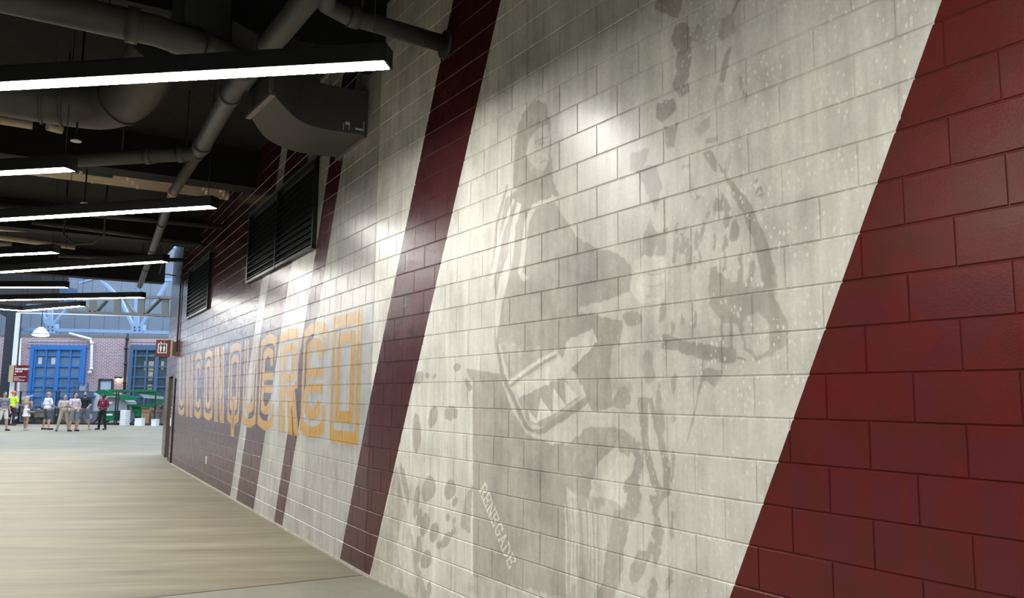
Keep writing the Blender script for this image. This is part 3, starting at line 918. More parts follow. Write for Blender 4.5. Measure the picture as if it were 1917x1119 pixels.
LIGHTS = [
    ((-0.79, 4.76), (-3.47, 5.18), 4.6, 'nearest and largest linear pendant light, ending in front of the mural wall', 4.08),
    ((-3.29, 8.61), (-6.13, 9.39), 3.9, 'linear pendant light ending left of the large louver', 4.08),
    ((-5.40, 12.30), (-8.81, 13.62), 4.3, 'linear pendant light ending above the small louver, third along the wall', 4.08),
    ((-7.90, 17.02), (-11.47, 17.82), 4.6, 'linear pendant light nearly level, just in front of the far trusses', 4.08),
    ((-4.08, 7.18), (-4.95, 7.36), 3.7, 'short-looking linear pendant light at the left edge below the nearest one', 4.08),
    ((-6.71, 11.60), (-7.71, 11.88), 3.7, 'linear pendant light at the left edge between the second and third wall-side ones', 4.08),
    ((-8.70, 15.49), (-10.07, 15.62), 3.7, 'linear pendant light at the left edge above the longest far one', 4.08),
    ((-10.17, 18.85), (-12.33, 20.13), 2.5, 'right arm of the bent pair of far pendant lights', 4.08),
    ((-12.36, 20.15), (-12.9, 19.55), 2.5, 'left arm of the bent pair of far pendant lights', 4.08),
    ((1.89, 1.0), (-2.3, 1.4), 5.2, 'linear pendant light overhead, out of view above the viewer', 4.08),
    ((4.66, -3.34), (0.2, -3.4), 5.2, 'linear pendant light behind the viewer', 4.08),
    ((7.3, -7.6), (2.6, -8.0), 5.2, 'linear pendant light farthest behind the viewer', 4.08),
    ((-4.4, 1.6), (-8.3, 2.0), 3.7, 'linear pendant light on the open side, left of the viewer', 4.08),
    ((-2.0, -3.1), (-6.0, -3.2), 3.7, 'linear pendant light on the open side behind the viewer', 4.08)]
QS = (4.08 - EYE) / (3.75 - EYE)
for i, (p, q, L, lab, z) in enumerate(LIGHTS):
    if i < 9:
        p = (p[0] * QS, p[1] * QS); q = (q[0] * QS, q[1] * QS); L *= QS
    pendant(p, q, L, lab, z, cables=(0.02, 0.5, 0.97))

# ------------------------------------------------------------------ louvers
for li, (sa, sb, z0, z1) in enumerate(LOUV):
    o0 = wallpt(eB, K, (sa + sb) / 2, z0, 0.0)
    rz = math.atan2(eB.y, eB.x)
    root = empty('wall_louver', o0, rz, ['large black two-bay wall louver above the gold word', 'smaller black wall louver near the far end of the wall'][li], 'louver')
    W = sb - sa; H = z1 - z0
    T = lambda mb, nm, mat: obj(nm, mb, mat, root, local=True)
    T(MB().box((0, 0.004, H / 2), (W, 0.003, H)), 'backing', M['black'])
    fr = MB()
    for x in (-W / 2 + 0.02, W / 2 - 0.02): fr.box((x, -0.025, H / 2), (0.04, 0.06, H))
    for z in (0.02, H - 0.02): fr.box((0, -0.025, z), (W, 0.06, 0.04))
    T(fr, 'frame', M['dkmetal'])
    T(MB().box((0, -0.05, H + 0.012), (W + 0.06, 0.012, 0.045)), 'top_trim', M['edge'])
    T(MB().box((-W / 2 - 0.012, -0.03, H / 2), (0.03, 0.05, H)), 'side_trim', M['edge'])
    if li == 0: T(MB().box((0, -0.028, H / 2), (0.035, 0.062, H)), 'mullion', M['dkmetal'])
    nsl = 12
    base = None
    for k in range(nsl):
        z = 0.06 + (H - 0.12) * (k + 0.5) / nsl
        mb = MB()
        # slanted blade: outer edge low
        x0, x1 = -W / 2 + 0.035, W / 2 - 0.035
        vs = [(x0, -0.05, z - 0.035), (x1, -0.05, z - 0.035), (x1, 0.0, z + 0.03), (x0, 0.0, z + 0.03),
              (x0, -0.05, z - 0.028), (x1, -0.05, z - 0.028), (x1, 0.0, z + 0.037), (x0, 0.0, z + 0.037)]
        mb.add(vs, [(0, 3, 2, 1), (4, 5, 6, 7), (0, 1, 5, 4), (3, 7, 6, 2), (0, 4, 7, 3), (1, 2, 6, 5)])
        T(mb, 'slat', M['dkmetal'])

# small things on the wall
ob = empty('wall_outlet', wallpt(eB, K, -9.02, 0.38), math.atan2(eB.y, eB.x), 'white cover plate low on the dark end of the block wall', 'outlet')
obj('plate', MB().box((0, -0.005, 0.065), (0.10, 0.012, 0.14)), M['white'], ob, local=True)
obj('socket', MB().box((0, -0.012, 0.09), (0.035, 0.006, 0.03)).box((0, -0.012, 0.04), (0.035, 0.006, 0.03)), M['tan'], ob, local=True)
c1 = [wallpt(eB, K, -13.95, 2.75, .03), wallpt(eB, K, -13.95, 4.7, .03), wallpt(eB, K, -13.6, 5.0, .05), wallpt(eB, K, -13.3, 5.72, .05)]
obj('wall_conduit', MB().tube(c1, 0.022, 8), M['pipe'], label='thin grey conduit rising up the wall above the elevator sign', cat='conduit')
c1 = [wallpt(eB, K, -13.2, 5.7, .5), wallpt(eB, K, -13.3, 5.2, .5), wallpt(eB, K, -14.3, 4.75, .5), wallpt(eB, K, -14.2, 4.7, .12)]
obj('flexible_conduit', MB().tube(c1, 0.014, 8), M['pipe'], label='thin bent cable hanging from the ceiling beside the far conduit', cat='conduit')

# doorway in the last facet: lining, guard and call plate
rzC = math.atan2(eC.y, eC.x)
dr = empty('door_1', (*(C0 + eC * -1.6), 0), rzC, 'narrow doorway recess in the far end of the block wall', 'doorway', kind='structure')
obj('jamb', MB().box((-0.64, 0.16, 1.1), (0.03, 0.34, 2.2)).box((0.64, 0.16, 1.1), (0.03, 0.34, 2.2)).box((0, 0.16, 2.19), (1.3, 0.34, 0.03)), M['jamb'], dr, local=True)
obj('door_leaf', MB().box((0, 0.30, 1.09), (1.25, 0.045, 2.17)), M['burgpanel'], dr, local=True)
cg = empty('corner_guard', (*(C0), 0), rzC, 'dark metal corner guard beside the doorway', 'corner guard')
obj('strip', MB().box((-0.03, -0.01, 1.05), (0.06, 0.03, 2.1)), M['black'], cg, local=True)
cp = empty('call_plate', (*(C0 + eC * -0.5), 0.9), rzC, 'steel call plate with white notice beside the doorway', 'call panel')
obj('plate', MB().box((0, -0.012, 0.25), (0.25, 0.02, 0.5)), M['steel'], cp, local=True)
obj('notice', MB().box((0, -0.026, 0.1), (0.22, 0.008, 0.2)), M['signw'], cp, local=True)
obj('button', MB().box((0, -0.028, 0.33), (0.05, 0.012, 0.05)).box((0, -0.028, 0.42), (0.05, 0.012, 0.05)), M['black'], cp, local=True)


def text_part(body, size, M4, mat, parent, name='lettering', align='LEFT', ext=0.003, bold=0.0):
    cu = bpy.data.curves.new('t', 'FONT'); cu.body = body; cu.size = size; cu.extrude = ext; cu.align_x = align; cu.resolution_u = 2
    cu.offset = bold
    o = bpy.data.objects.new('t', cu); COL.objects.link(o); bpy.context.view_layer.update()
    me = bpy.data.meshes.new_from_object(o.evaluated_get(bpy.context.evaluated_depsgraph_get()))
    bpy.data.objects.remove(o); bpy.data.curves.remove(cu)
    me.transform(M4); me.materials.clear(); me.materials.append(mat)
    ob = bpy.data.objects.new(name, me); ob.parent = parent; COL.objects.link(ob)
    return ob


# elevator sign projecting from the wall
p0 = at(306, 652, Y=20.9)
sg = empty('elevator_sign', (p0.x, p0.y, p0.z - 0.22), math.atan2(0.50, 0.866) * 0.55, 'burgundy projecting sign with white elevator pictogram at the far wall end', 'sign')
obj('panel', MB().box((0, 0, 0.22), (0.36, 0.075, 0.44)), M['burg'], sg, local=True)
obj('side_panel', MB().box((0.20, -0.006, 0.22), (0.05, 0.09, 0.44)), M['tan'], sg, local=True)
obj('bracket', MB().box((0.32, 0, 0.22), (0.26, 0.04, 0.36)), M['burgpanel'], sg, local=True)
pf = MB()
for x, z, w, h in ((-0.02, 0.335, 0.22, 0.022), (-0.02, 0.105, 0.22, 0.022), (-0.12, 0.22, 0.022, 0.25), (0.08, 0.22, 0.022, 0.25)):
    pf.box((x, -0.041, z), (w, 0.006, h))
obj('frame', pf, M['signw'], sg, local=True)
obj('car', MB().box((-0.02, -0.039, 0.22), (0.18, 0.004, 0.21)), M['black2'], sg, local=True)
for k, x in enumerate((-0.06, 0.02)):
    f = MB().ball((x, -0.043, 0.285), (0.016, 0.004, 0.016), 8, 6)
    f.plate([(x - 0.028, -0.042, 0.262), (x + 0.028, -0.042, 0.262), (x + 0.022, -0.042, 0.20), (x + 0.014, -0.042, 0.135), (x - 0.014, -0.042, 0.135), (x - 0.022, -0.042, 0.20)][::-1], -0.004)
    obj('figure', f, M['signw'], sg, local=True)
obj('arrow', MB().plate([(-0.085, -0.041, 0.365), (-0.04, -0.041, 0.365), (-0.0625, -0.041, 0.395)], 0.004), M['signw'], sg, local=True)
obj('arrow', MB().plate([(0.045, -0.041, 0.365), (0.0225, -0.041, 0.395), (0.0, -0.041, 0.395)], 0.004), M['signw'], sg, local=True)

# ------------------------------------------------------------------ ducts and pipes overhead
def smooth_path(pts, n=6):
    P = [Vector(p) for p in pts]; out = []
    for i in range(len(P) - 1):
        a = P[max(i - 1, 0)]; b = P[i]; c = P[i + 1]; d = P[min(i + 2, len(P) - 1)]
        for k in range(n):
            t = k / n
            out.append(0.5 * ((2 * b) + (c - a) * t + (2 * a - 5 * b + 4 * c - d) * t * t + (3 * b - a - 3 * c + d) * t ** 3))
    out.append(P[-1])
    return out


root = empty('rectangular_duct', (-1.85, 8.7, 4.48), 0, 'grey rectangular air duct curving out of the wall above the large louver', 'duct')
outer = smooth_path([(-1.97, 9.13, 0), (-2.46, 8.92, 0), (-2.69, 8.45, 0), (-2.64, 7.72, 0)], 5)
inner = smooth_path([(-1.52, 8.30, 0), (-1.99, 8.10, 0), (-2.19, 7.80, 0), (-2.24, 7.08, 0)], 5)
z0, z1 = 4.48, 4.97


def strip(oa, ib, z0, z1):
    mb = MB(); n = len(oa)
    vs = []
    for a, b in zip(oa, ib):
        vs += [(a.x, a.y, z0), (b.x, b.y, z0), (b.x, b.y, z1), (a.x, a.y, z1)]
    fs = [(0, 1, 2, 3), tuple(4 * (n - 1) + k for k in (3, 2, 1, 0))]
    for i in range(n - 1):
        for k in range(4):
            a = 4 * i + k; b = 4 * i + (k + 1) % 4
            fs.append((a, a + 4, b + 4, b))
    return mb.add(vs, fs)


half = 7
obj('straight_section', strip(outer[:half + 1], inner[:half + 1], z0, z1), M['duct'], root)
obj('elbow_section', strip(outer[half:], inner[half:], z0 + 0.001, z1 - 0.001), M['duct'], root)
a, b = outer[-1], inner[-1]
dd = Vector((-0.45, -0.89, 0))
obj('flange', MB().bar((a.x - 0.02, a.y, z0 - 0.02), (b.x + 0.02, b.y, z0 - 0.02), 0.05, 0.03).bar((a.x, a.y, z0), (a.x, a.y, z1), 0.03, 0.05).bar((b.x, b.y, z0), (b.x, b.y, z1), 0.03, 0.05), M['edge'], root)
oo = [a + dd * 0.04, a + dd * 0.3, a + dd * 0.5]; ii = [b + dd * 0.04, b + dd * 0.3, b + dd * 0.5]
obj('branch_section', strip(oo, ii, z0 + 0.24, z1 - 0.02), M['duct'], root)
obj('riser_section', strip([a + dd * 0.52, a + dd * 1.0], [b + dd * 0.52, b + dd * 1.0], z0 + 0.26, 5.77), M['ductdark'], root)
obj('wall_collar', MB().bar(wallpt(eB, K, -1.36, z0 - 0.01, .02), wallpt(eB, K, -0.38, z0 - 0.01, .02), 0.04, 0.03), M['edge'], root)
mk = MB()
for (x, z, w, h) in ((0.0, 0.06, 0.006, 0.07), (0.07, 0.10, 0.05, 0.03), (0.10, 0.06, 0.006, 0.07), (0.28, 0.05, 0.08, 0.02), (0.36, 0.09, 0.006, 0.12)):
    q = inner[3].lerp(inner[0], x / 0.5) if x < 0.5 else inner[0]
    mk.box((q.x - 0.006, q.y - 0.008, z0 + z), (w, 0.004, h), math.atan2(0.5, 0.866))
obj('sealant_mark', mk, M['white'], root)
for k in (2, 8):
    c = (outer[k] + inner[k]) / 2
    obj('hanger_rod', MB().tube([(c.x, c.y, z1), (c.x, c.y, 5.77)], 0.006, 6), M['pipe'], root)


def pipe_thing(label, path, r, collars=(), rods=(), mat='pipe', cat='pipe', name='ceiling_pipe', n=18, smooth=False):
    P = smooth_path(path) if smooth else [Vector(p) for p in path]
    root = empty(name, P[0], 0, label, cat)
    obj('run', MB().tube(P, r, n), M[mat], root)
    for (i, t) in collars:
        a, b = Vector(path[i]), Vector(path[i + 1]); c = a.lerp(b, t); d = (b - a).normalized()
        obj('coupling', MB().tube([c - d * 0.045, c + d * 0.045], r * 1.12 + 0.004, n), M[mat], root)
    for (i, t) in rods:
        a, b = Vector(path[i]), Vector(path[i + 1]); c = a.lerp(b, t)
        obj('hanger_rod', MB().tube([(c.x, c.y, c.z + r * 0.8), (c.x, c.y, 5.77)], 0.007, 6), M['pipe'], root)
    return root


p1a = (-0.6, 3.9, 4.62); p1b = (-3.74, 9.25, 4.6)
pipe_thing('thick grey drain pipe running along the ceiling toward the tee', [p1a, (-1.53, 5.58, 4.61), (-2.66, 7.3, 4.6), p1b], 0.095, [(1, .5), (2, .1), (2, .9)], [(0, .5), (2, .3)])
r2 = pipe_thing('thinner grey pipe continuing along the wall past the tee to the atrium', [(-3.76, 9.29, 4.6), (-4.97, 11.4, 4.6), (-10.07, 21.45, 4.6)], 0.07, [(0, .06), (1, .2), (1, .45), (1, .7)], [(0, .5), (1, .3), (1, .6), (1, .95)])
c = Vector((-4.92, 11.3, 4.6)); d = (Vector((-4.97, 11.4, 4.6)) - Vector((-3.76, 9.29, 4.6))).normalized()
obj('pink_band', MB().tube([c - d * 0.12, c + d * 0.02], 0.0725, 18), M['pink'], r2)
pipe_thing('grey branch pipe running left from the tee under the ceiling', [(-3.82, 9.40, 4.6), (-5.53, 9.76, 4.6), (-11.5, 11.2, 4.6)], 0.085, [(0, .12), (0, .38), (1, .4)], [(0, .6), (1, .5)])
pipe_thing('fat grey pipe crossing the top left corner to join the drain pipe', [(-6.4, 4.2, 4.66), (-3.9, 5.6, 4.64), (-2.90, 6.15, 4.62), (-2.50, 6.6, 4.61), (-2.40, 6.85, 4.6)], 0.125, [(1, .85), (2, .7)], [(0, .6), (1, .7)], n=20)
r3 = pipe_thing('grey pipe running into the wall beside the burgundy band at the top', [tuple(wallpt(eA, K, 1.46, 4.79, 0.0)), (-1.38, 6.19, 4.79), (-1.50, 6.02, 4.79), (-1.42, 5.75, 4.80), (-0.95, 4.9, 4.82)], 0.075, [(0, .93), (3, .05)], [(0, .85)])
fp = wallpt(eA, K, 1.46, 4.79, 0.01); fn = Vector((nA.x, nA.y, 0))
obj('wall_flange', MB().tube([fp, fp + fn * 0.02], 0.125, 20), M['pipe'], r3)
# big round duct on the left
r4 = empty('round_duct', (-4.9, 8.2, 4.7), 0, 'large grey rounded air duct with seams at the upper left', 'duct')
pth = smooth_path([(-9.5, 6.0, 5.05), (-6.5, 7.75, 4.97), (-5.0, 8.55, 4.92), (-4.45, 8.6, 4.93), (-4.0, 8.25, 5.05), (-3.6, 7.7, 5.25)], 6)
obj('duct_run', MB().tube(pth, 0.27, 28), M['duct'], r4)
for k in (11, 12, 19):
    d = (pth[k + 1] - pth[k]).normalized()
    obj('seam_flange', MB().tube([pth[k] - d * 0.012, pth[k] + d * 0.012], 0.29, 28), M['duct'], r4)
for k in (8, 20):
    obj('hanger_rod', MB().tube([pth[k] + Vector((0, 0, .25)), (pth[k].x, pth[k].y, 5.77)], 0.007, 6), M['pipe'], r4)

# insulated chilled-water lines between the beams
nv = Vector((nB.x, nB.y, 0))
for k in range(3):
    s = -7.05 - k * 0.27
    a = wallpt(eB, K, s, 5.38, 0.12 + 0.1 * (2 - k)); b = wallpt(eB, K, s, 5.38, 13)
    root = empty('insulated_pipe', a, 0, ['cream insulated pipe with green label band, nearest of three in the ceiling gap', 'cream insulated pipe between the beams, middle of the three in the gap', 'cream insulated pipe between the beams, farthest of the three in the gap'][k], 'pipe', 'cream insulated pipes in the ceiling gap')
    obj('run', MB().tube([a, b], 0.098, 16), M['cream_pipe'], root)
    for t in (0.0, 0.3, 1.5, 2.2, 3.0, 4.0):
        c = a + nv * t
        obj('joint_band', MB().tube([c, c + nv * 0.05], 0.104, 16), M['cream_pipe'], root)
    for t in (0.05, 2.1, 5.0, 8):
        c = a + nv * t
        obj('hanger_rod', MB().tube([c + Vector((0, 0, 0.09)), Vector((c.x, c.y, 5.77))], 0.008, 6), M['beam'], root)
    if k == 0:
        lb = MB(); c = a + nv * 1.75; lb.tube([c, c + nv * 1.25], 0.101, 16)
        obj('label_band', lb, M['green_tag'], root)
        ex = Vector((-nv.x, -nv.y, 0)); ny = Vector((ex.y, -ex.x, 0))
        # printed upside down, as the pipe carries it
        base = c + nv * 1.15 + Vector((0, 0, -0.075)) + (-Vector((eB.x, eB.y, 0))) * -0.085
        Mt = Matrix((( -ex.x, 0.0, 0, 0), (-ex.y, 0.0, 0, 0), (0, 0, 1, 0), (0, 0, 0, 1)))
        xx = ex; yy = Vector((eB.x, eB.y, 0)) * 0.45 + Vector((0, 0, 0.89)); zz = xx.cross(yy)
        M4 = Matrix((xx * -1, yy * -1, zz)).transposed().to_4x4()
        M4.translation = MW[root.name].inverted() @ (c + Vector((eB.x, eB.y, 0)) * 0.098 + Vector((0, 0, -0.01)))
        text_part('CHILLED WATER RETURN', 0.075, M4, M['signw'], root)
for (x0, y0, x1, y1, Z, r, lab) in ((-60, 215, 61, 234, 5.35, 0.06, 'cream insulated pipe stub at the left edge under the round duct'),
                                    (88, 236, 116, 243, 5.35, 0.06, 'short cream pipe end with clamps right of the left edge stub'),
                                    (-120, 287, 60, 296, 5.2, 0.05, 'cream pipe half hidden behind the second pendant light'),
                                    (-200, 418, 88, 427, 5.3, 0.10, 'cream pipe at the left edge below the third pendant light'),
                                    (-200, 418, 140, 462, 5.3, 0.07, 'thin cream pipe slanting down to the right above the far pendant lights'),
                                    (-200, 440, 22, 460, 5.3, 0.09, 'lowest cream pipe at the left edge')):
    a = at(x0, y0, Z=Z); b = at(x1, y1, Z=Z)
    root = empty('insulated_pipe', b, 0, lab, 'pipe')
    obj('run', MB().tube([a, b], r, 14), M['cream_pipe'], root)
    obj('hanger_rod', MB().tube([b.lerp(a, 0.05) + Vector((0, 0, r * .9)), b.lerp(a, 0.05) + Vector((0, 0, 5.77 - Z))], 0.008, 6), M['beam'], root)
# slim conduits crossing the ceiling
for (x0, y0, x1, y1, Z, r, lab) in ((0, 385, 420, 425, 5.0, 0.05, 'dark pipe crossing under the ceiling ending at the wall below the third light'),
                                    (60, 415, 376, 455, 5.0, 0.05, 'dark pipe crossing behind the thin grey pipe'),
                                    (110, 478, 345, 487, 5.0, 0.05, 'dark pipe crossing just above the fourth pendant light'),
                                    (60, 168, 140, 185, 5.2, 0.04, 'dark slim pipe above the round duct')):
    a = at(x0, y0, Z=Z); b = at(x1, y1, Z=Z)
    root = empty('slim_pipe', b, 0, lab, 'pipe')
    obj('run', MB().tube([a, b], r, 10), M['pipe' if Z < 5.1 else 'beam'], root)
    c = b.lerp(a, 0.2)
    obj('hanger_rod', MB().tube([c, Vector((c.x, c.y, 5.77))], 0.007, 6), M['beam'], root)
# U-shaped conduit drop and two small discs of sprinkler heads
a = at(122, 405, Z=4.9); b = at(197, 405, Z=4.9)
pth = [Vector((a.x, a.y, 5.77)), a, a + Vector((0, 0, -0.35)), a + Vector((.2, .05, -0.5)), b + Vector((-.2, 0, -0.5)), b + Vector((0, 0, -0.35)), b, Vector((b.x, b.y, 5.77))]
obj('conduit_loop', MB().tube(pth, 0.018, 8), M['pipe'], label='U-shaped thin conduit loop hanging near the ceiling at left', cat='conduit')
for (x, y, Z, lab) in ((142, 265, 4.45, 'small pale sprinkler escutcheon hanging below the round duct'), (158, 381, 4.6, 'small pale disc at the end of the paired hanger above the second light')):
    p = at(x, y, Z=Z)
    root = empty('sprinkler_head', p, 0, lab, 'sprinkler')
    obj('disc', MB().tube([p, p + Vector((0, 0, 0.012))], 0.055, 16), M['signw'], root)
    obj('drop', MB().tube([p + Vector((0, 0, 0.01)), (p.x, p.y, 5.77)], 0.012, 8), M['beam'], root)

# ------------------------------------------------------------------ the atrium beyond
YB = 52.0


def P3(x, y, Y=YB): return at(x, y, Y=Y)


def quad_box(x0, y0, x1, y1, Y, depth, mb=None, dy=0.0):
    """axis-aligned box whose front face spans two picture points at depth Y"""
    a = at(x0, y1, Y=Y); b = at(x1, y0, Y=Y)
    mb = mb or MB()
    return mb.box(((a.x + b.x) / 2, Y + depth / 2 + dy, (a.z + b.z) / 2), (abs(b.x - a.x), depth, abs(b.z - a.z)))


# brick wall with two window openings modelled as set-back glazing in front of a full wall
zt = P3(180, 633).z
mb = MB().box((-21.5, YB + 0.3, zt / 2), (27, 0.6, zt))
obj('wall_back', mb, M['brick'], label='red brown brick wall across the far atrium', cat='wall', kind='structure')
# corbelled bands over the windows
for i, (x0, x1) in enumerate(((50, 166), (243, 330))):
    for k, y in enumerate((638, 643, 648)):
        q = quad_box(x0, y, x1, y + 2.4, YB - 0.08, 0.08)
        obj('trim_%d' % (10 + i * 3 + k), q, M['brick'], label=['raised brick band over the blue window, ', 'raised brick band over the slate window, '][i] + ['upper', 'middle', 'lower'][k] + ' course', cat='brick band', kind='structure')


def far_window(x0, y0, x1, y1, cols, rows, frame, glass, label, nm, lit=()):
    a = P3(x0, y1); b = P3(x1, y0)
    root = empty(nm, ((a.x + b.x) / 2, YB, a.z), 0, label, 'window', kind='structure')
    W, H = b.x - a.x, b.z - a.z
    T = lambda mb, n, mt: obj(n, mb, mt, root, local=True)
    ob = lambda: MB()
    f = MB()
    for x in (-W / 2, W / 2): f.box((x, -0.12, H / 2), (0.24, 0.24, H + 0.3))
    f.box((0, -0.115, H), (W - 0.24, 0.22, 0.3)); f.box((0, -0.115, 0.02), (W - 0.24, 0.22, 0.2))
    T(f, 'frame', frame)
    xs = [W * (c - 0.5) for c in cols]
    for i, x in enumerate(xs):
        wd = 0.24 if cols[i] == 0.5 else 0.10
        T(MB().box((x, -0.09, H / 2), (wd, 0.18, H)), 'mullion', frame)
    zs = [H * r for r in rows]
    for z in zs:
        T(MB().box((0, -0.07, z), (W, 0.14, 0.10)), 'transom', frame)
    X = [-W / 2] + xs + [W / 2]; Z = [0] + zs + [H]
    for i in range(len(X) - 1):
        for j in range(len(Z) - 1):
            T(MB().box(((X[i] + X[i + 1]) / 2, -0.03, (Z[j] + Z[j + 1]) / 2), (X[i + 1] - X[i], 0.03, Z[j + 1] - Z[j])), 'pane', M[glass])
    for (u, v, w, h) in lit:
        T(MB().box((W * (u - 0.5), -0.05, H * v), (W * w, 0.02, H * h)), 'reflected_panel', M['tan'] if glass == 'glassd' else M['tarp'])
    return root


far_window(54, 651, 161, 776, (0.06, 0.27, 0.5, 0.74, 0.94), (0.13, 0.27, 0.42, 0.56, 0.72, 0.88), M['bluemul'], 'glassb', 'large blue mullioned window in the far brick wall', 'window_1',
           lit=((0.14, 0.80, 0.07, 0.10), (0.40, 0.80, 0.08, 0.10)))
far_window(241, 652, 345, 776, (0.08, 0.30, 0.5, 0.72, 0.92), (0.13, 0.27, 0.42, 0.56, 0.72, 0.88), M['slatemul'], 'glassd', 'slate coloured mullioned window partly hidden by the elevator sign', 'window_2',
           lit=((0.26, 0.88, 0.03, 0.03), (0.38, 0.88, 0.09, 0.04), (0.26, 0.73, 0.03, 0.14), (0.38, 0.73, 0.10, 0.14), (0.38, 0.58, 0.09, 0.13), (0.60, 0.74, 0.05, 0.12), (0.38, 0.40, 0.09, 0.10)))
# grey siding panels above the brick
root = empty('wall_back', (-28, YB + 1.0, zt), 0, 'grey blue metal siding wall above the brick', 'wall', kind='structure')
xl = -35.0; xr = P3(345, 600).x
w = 0.98; k = 0; x = xl
while x < xr:
    obj('siding_panel', MB().box((x + w / 2, YB + 1.2, zt + 2.1), (w - 0.02, 0.1, 4.2)), M['siding'], root)
    x += w
obj('upper_band', MB().box(((xl + xr) / 2, YB + 1.35, zt + 4.2), (xr - xl, 0.2, 8.4)), M['siding'], root)
obj('ledge', MB().box(((xl + xr) / 2, YB + 0.7, zt + 0.1), (xr - xl, 0.9, 0.2)), M['greysteel'], root)
# side wall closing the atrium to the right behind the block wall
sw = MB().box((-9.4, 38.5, 4.5), (0.3, 27, 9))
obj('wall_side', sw, M['siding'], label='siding wall closing the atrium behind the block wall', cat='wall', kind='structure')

# pipes, door and lamp on the brick wall
def vpipe(pts, r, mat, label):
    P = [at(x, y, Y=YB - 0.25) for x, y in pts]
    root = empty('downpipe', P[-1], 0, label, 'pipe')
    obj('run', MB().tube(P, r, 10), M[mat], root)
    for q in P[1:]:
        obj('clamp', MB().tube([q + Vector((0, 0, -0.06)), q + Vector((0, 0, 0.06))], r * 1.5, 10), M[mat], root)
vpipe([(130, 624), (168, 634), (172, 642), (171, 690), (168, 697)], 0.085, 'white', 'white downpipe on the brick beside the blue window')
vpipe([(239, 624), (238, 634), (236, 652), (235, 681), (233, 716), (233, 735)], 0.075, 'fence', 'black downpipe with couplings on the brick beside the slate window')
vpipe([(38, 634), (36, 700), (34, 735), (31, 788)], 0.06, 'white', 'thin white pipe on the brick left of the blue window')
a = P3(186, 735); b = P3(212, 711)
dr = empty('door_2', ((a.x + b.x) / 2, YB, a.z), 0, 'pale blue steel door in the far brick wall', 'door', kind='structure')
Wd, Hd = b.x - a.x, b.z - a.z
obj('frame', MB().box((-Wd / 2, -0.06, Hd / 2), (0.12, 0.12, Hd + .1)).box((Wd / 2, -0.06, Hd / 2), (0.12, 0.12, Hd + .1)).box((0, -0.06, Hd), (Wd, 0.12, 0.12)), M['column'], dr, local=True)
obj('door_leaf', MB().box((0, -0.03, Hd / 2), (Wd - 0.1, 0.05, Hd)), M['doorblue'], dr, local=True)
obj('lever', MB().box((Wd / 2 - 0.18, -0.08, Hd * 0.2), (0.08, 0.05, 0.05)), M['black'], dr, local=True)
p = P3(223, 708)
lm = empty('wall_lamp', (p.x, YB - 0.02, p.z), 0, 'warm lit lamp on the brick beside the pale door', 'lamp')
obj('shade', MB().box((0, -0.14, 0.05), (0.34, 0.26, 0.1)), M['black'], lm, local=True)
obj('bulb', MB().ball((0, -0.15, -0.06), 0.07), M['warm'], lm, local=True)
p = at(76, 627, Y=40)
hb = empty('high_bay_light', (p.x, p.y, p.z), 0, 'round glowing high bay light under the far truss', 'light')
obj('dome', MB().tube([p, p + Vector((0, 0, 0.2)), p + Vector((0, 0, .4))], [0.42, 0.3, 0.1], 16), M['white'], hb)
obj('lamp', MB().ball(p + Vector((0, 0, 0)), (0.38, 0.38, 0.07), 14, 6), M['lens'], hb)
obj('rod', MB().tube([p + Vector((0, 0, 0.4)), p + Vector((0, 0, 4.45))], 0.02, 6), M['fence'], hb)


obj('roof_beam', MB().box((-22, 40, p.z + 4.6), (26, 0.25, 0.3)), M['bluesteel'], label='high steel roof beam that carries the high bay light', cat='beam')
# trusses
def truss(name, label, mat, Y, segs, plates=(), th=0.25):
    a = at(segs[0][0], segs[0][1], Y=Y)
    root = empty(name, a, 0, label, 'truss')
    for (x0, y0, x1, y1, w, nm) in segs:
        obj(nm, MB().bar(at(x0, y0, Y=Y), at(x1, y1, Y=Y), th, w / FPX * Y, (0, 0, 1)), mat, root)
    for (x0, y0, x1, y1) in plates:
        obj('gusset_plate', quad_box(x0, y0, x1, y1, Y - th / 2 - 0.06, th + 0.12), mat, root)
        for k in range(4):
            q = at(x0 + (x1 - x0) * (0.3 + 0.4 * (k % 2)), y0 + (y1 - y0) * (0.3 + 0.35 * (k // 2)), Y=Y - th / 2 - 0.09)
            obj('bolt_head', MB().box(q, (0.06, 0.06, 0.06)), M['column'], root)
    return root


truss('roof_truss', 'pale blue steel roof truss in front of the siding', M['bluesteel'], 44.0,
      [(20, 615.7, 637, 630, 6, 'bottom_chord'), (-30, 515, 637, 532, 5, 'top_chord'),
       (225, 558, 250, 612, 4.5, 'web'), (257, 545, 255, 612, 5, 'web'), (312, 530, 264, 612, 5.5, 'web'), (186, 520, 225, 558, 4, 'web'),
       (78, 585, 90, 608, 4.5, 'web'), (95, 540, 94, 608, 4.5, 'web'), (140, 560, 100, 608, 4.5, 'web'), (150, 530, 190, 518, 3, 'web')],
      [(245, 607, 268, 624), (84, 606, 104, 624)])
truss('lattice_girder', 'olive grey lattice girder nearer than the blue truss', M['greysteel'], 31.0,
      [(130, 583, 497, 598.5, 5, 'bottom_chord'), (270, 556, 497, 563, 5, 'top_chord'), (130, 549, 270, 556, 4, 'top_chord'), (155, 562, 172, 584, 3, 'web'), (174, 562, 175, 584, 4.5, 'web'), (200, 562, 180, 584, 3, 'web'),
       (221, 556, 219, 587, 3.5, 'web'), (232, 558, 253, 586, 3, 'web'), (265, 558, 264, 588, 4.5, 'web'), (302, 558, 272, 588, 3, 'web'), (310, 558, 309, 590, 3.5, 'web')])
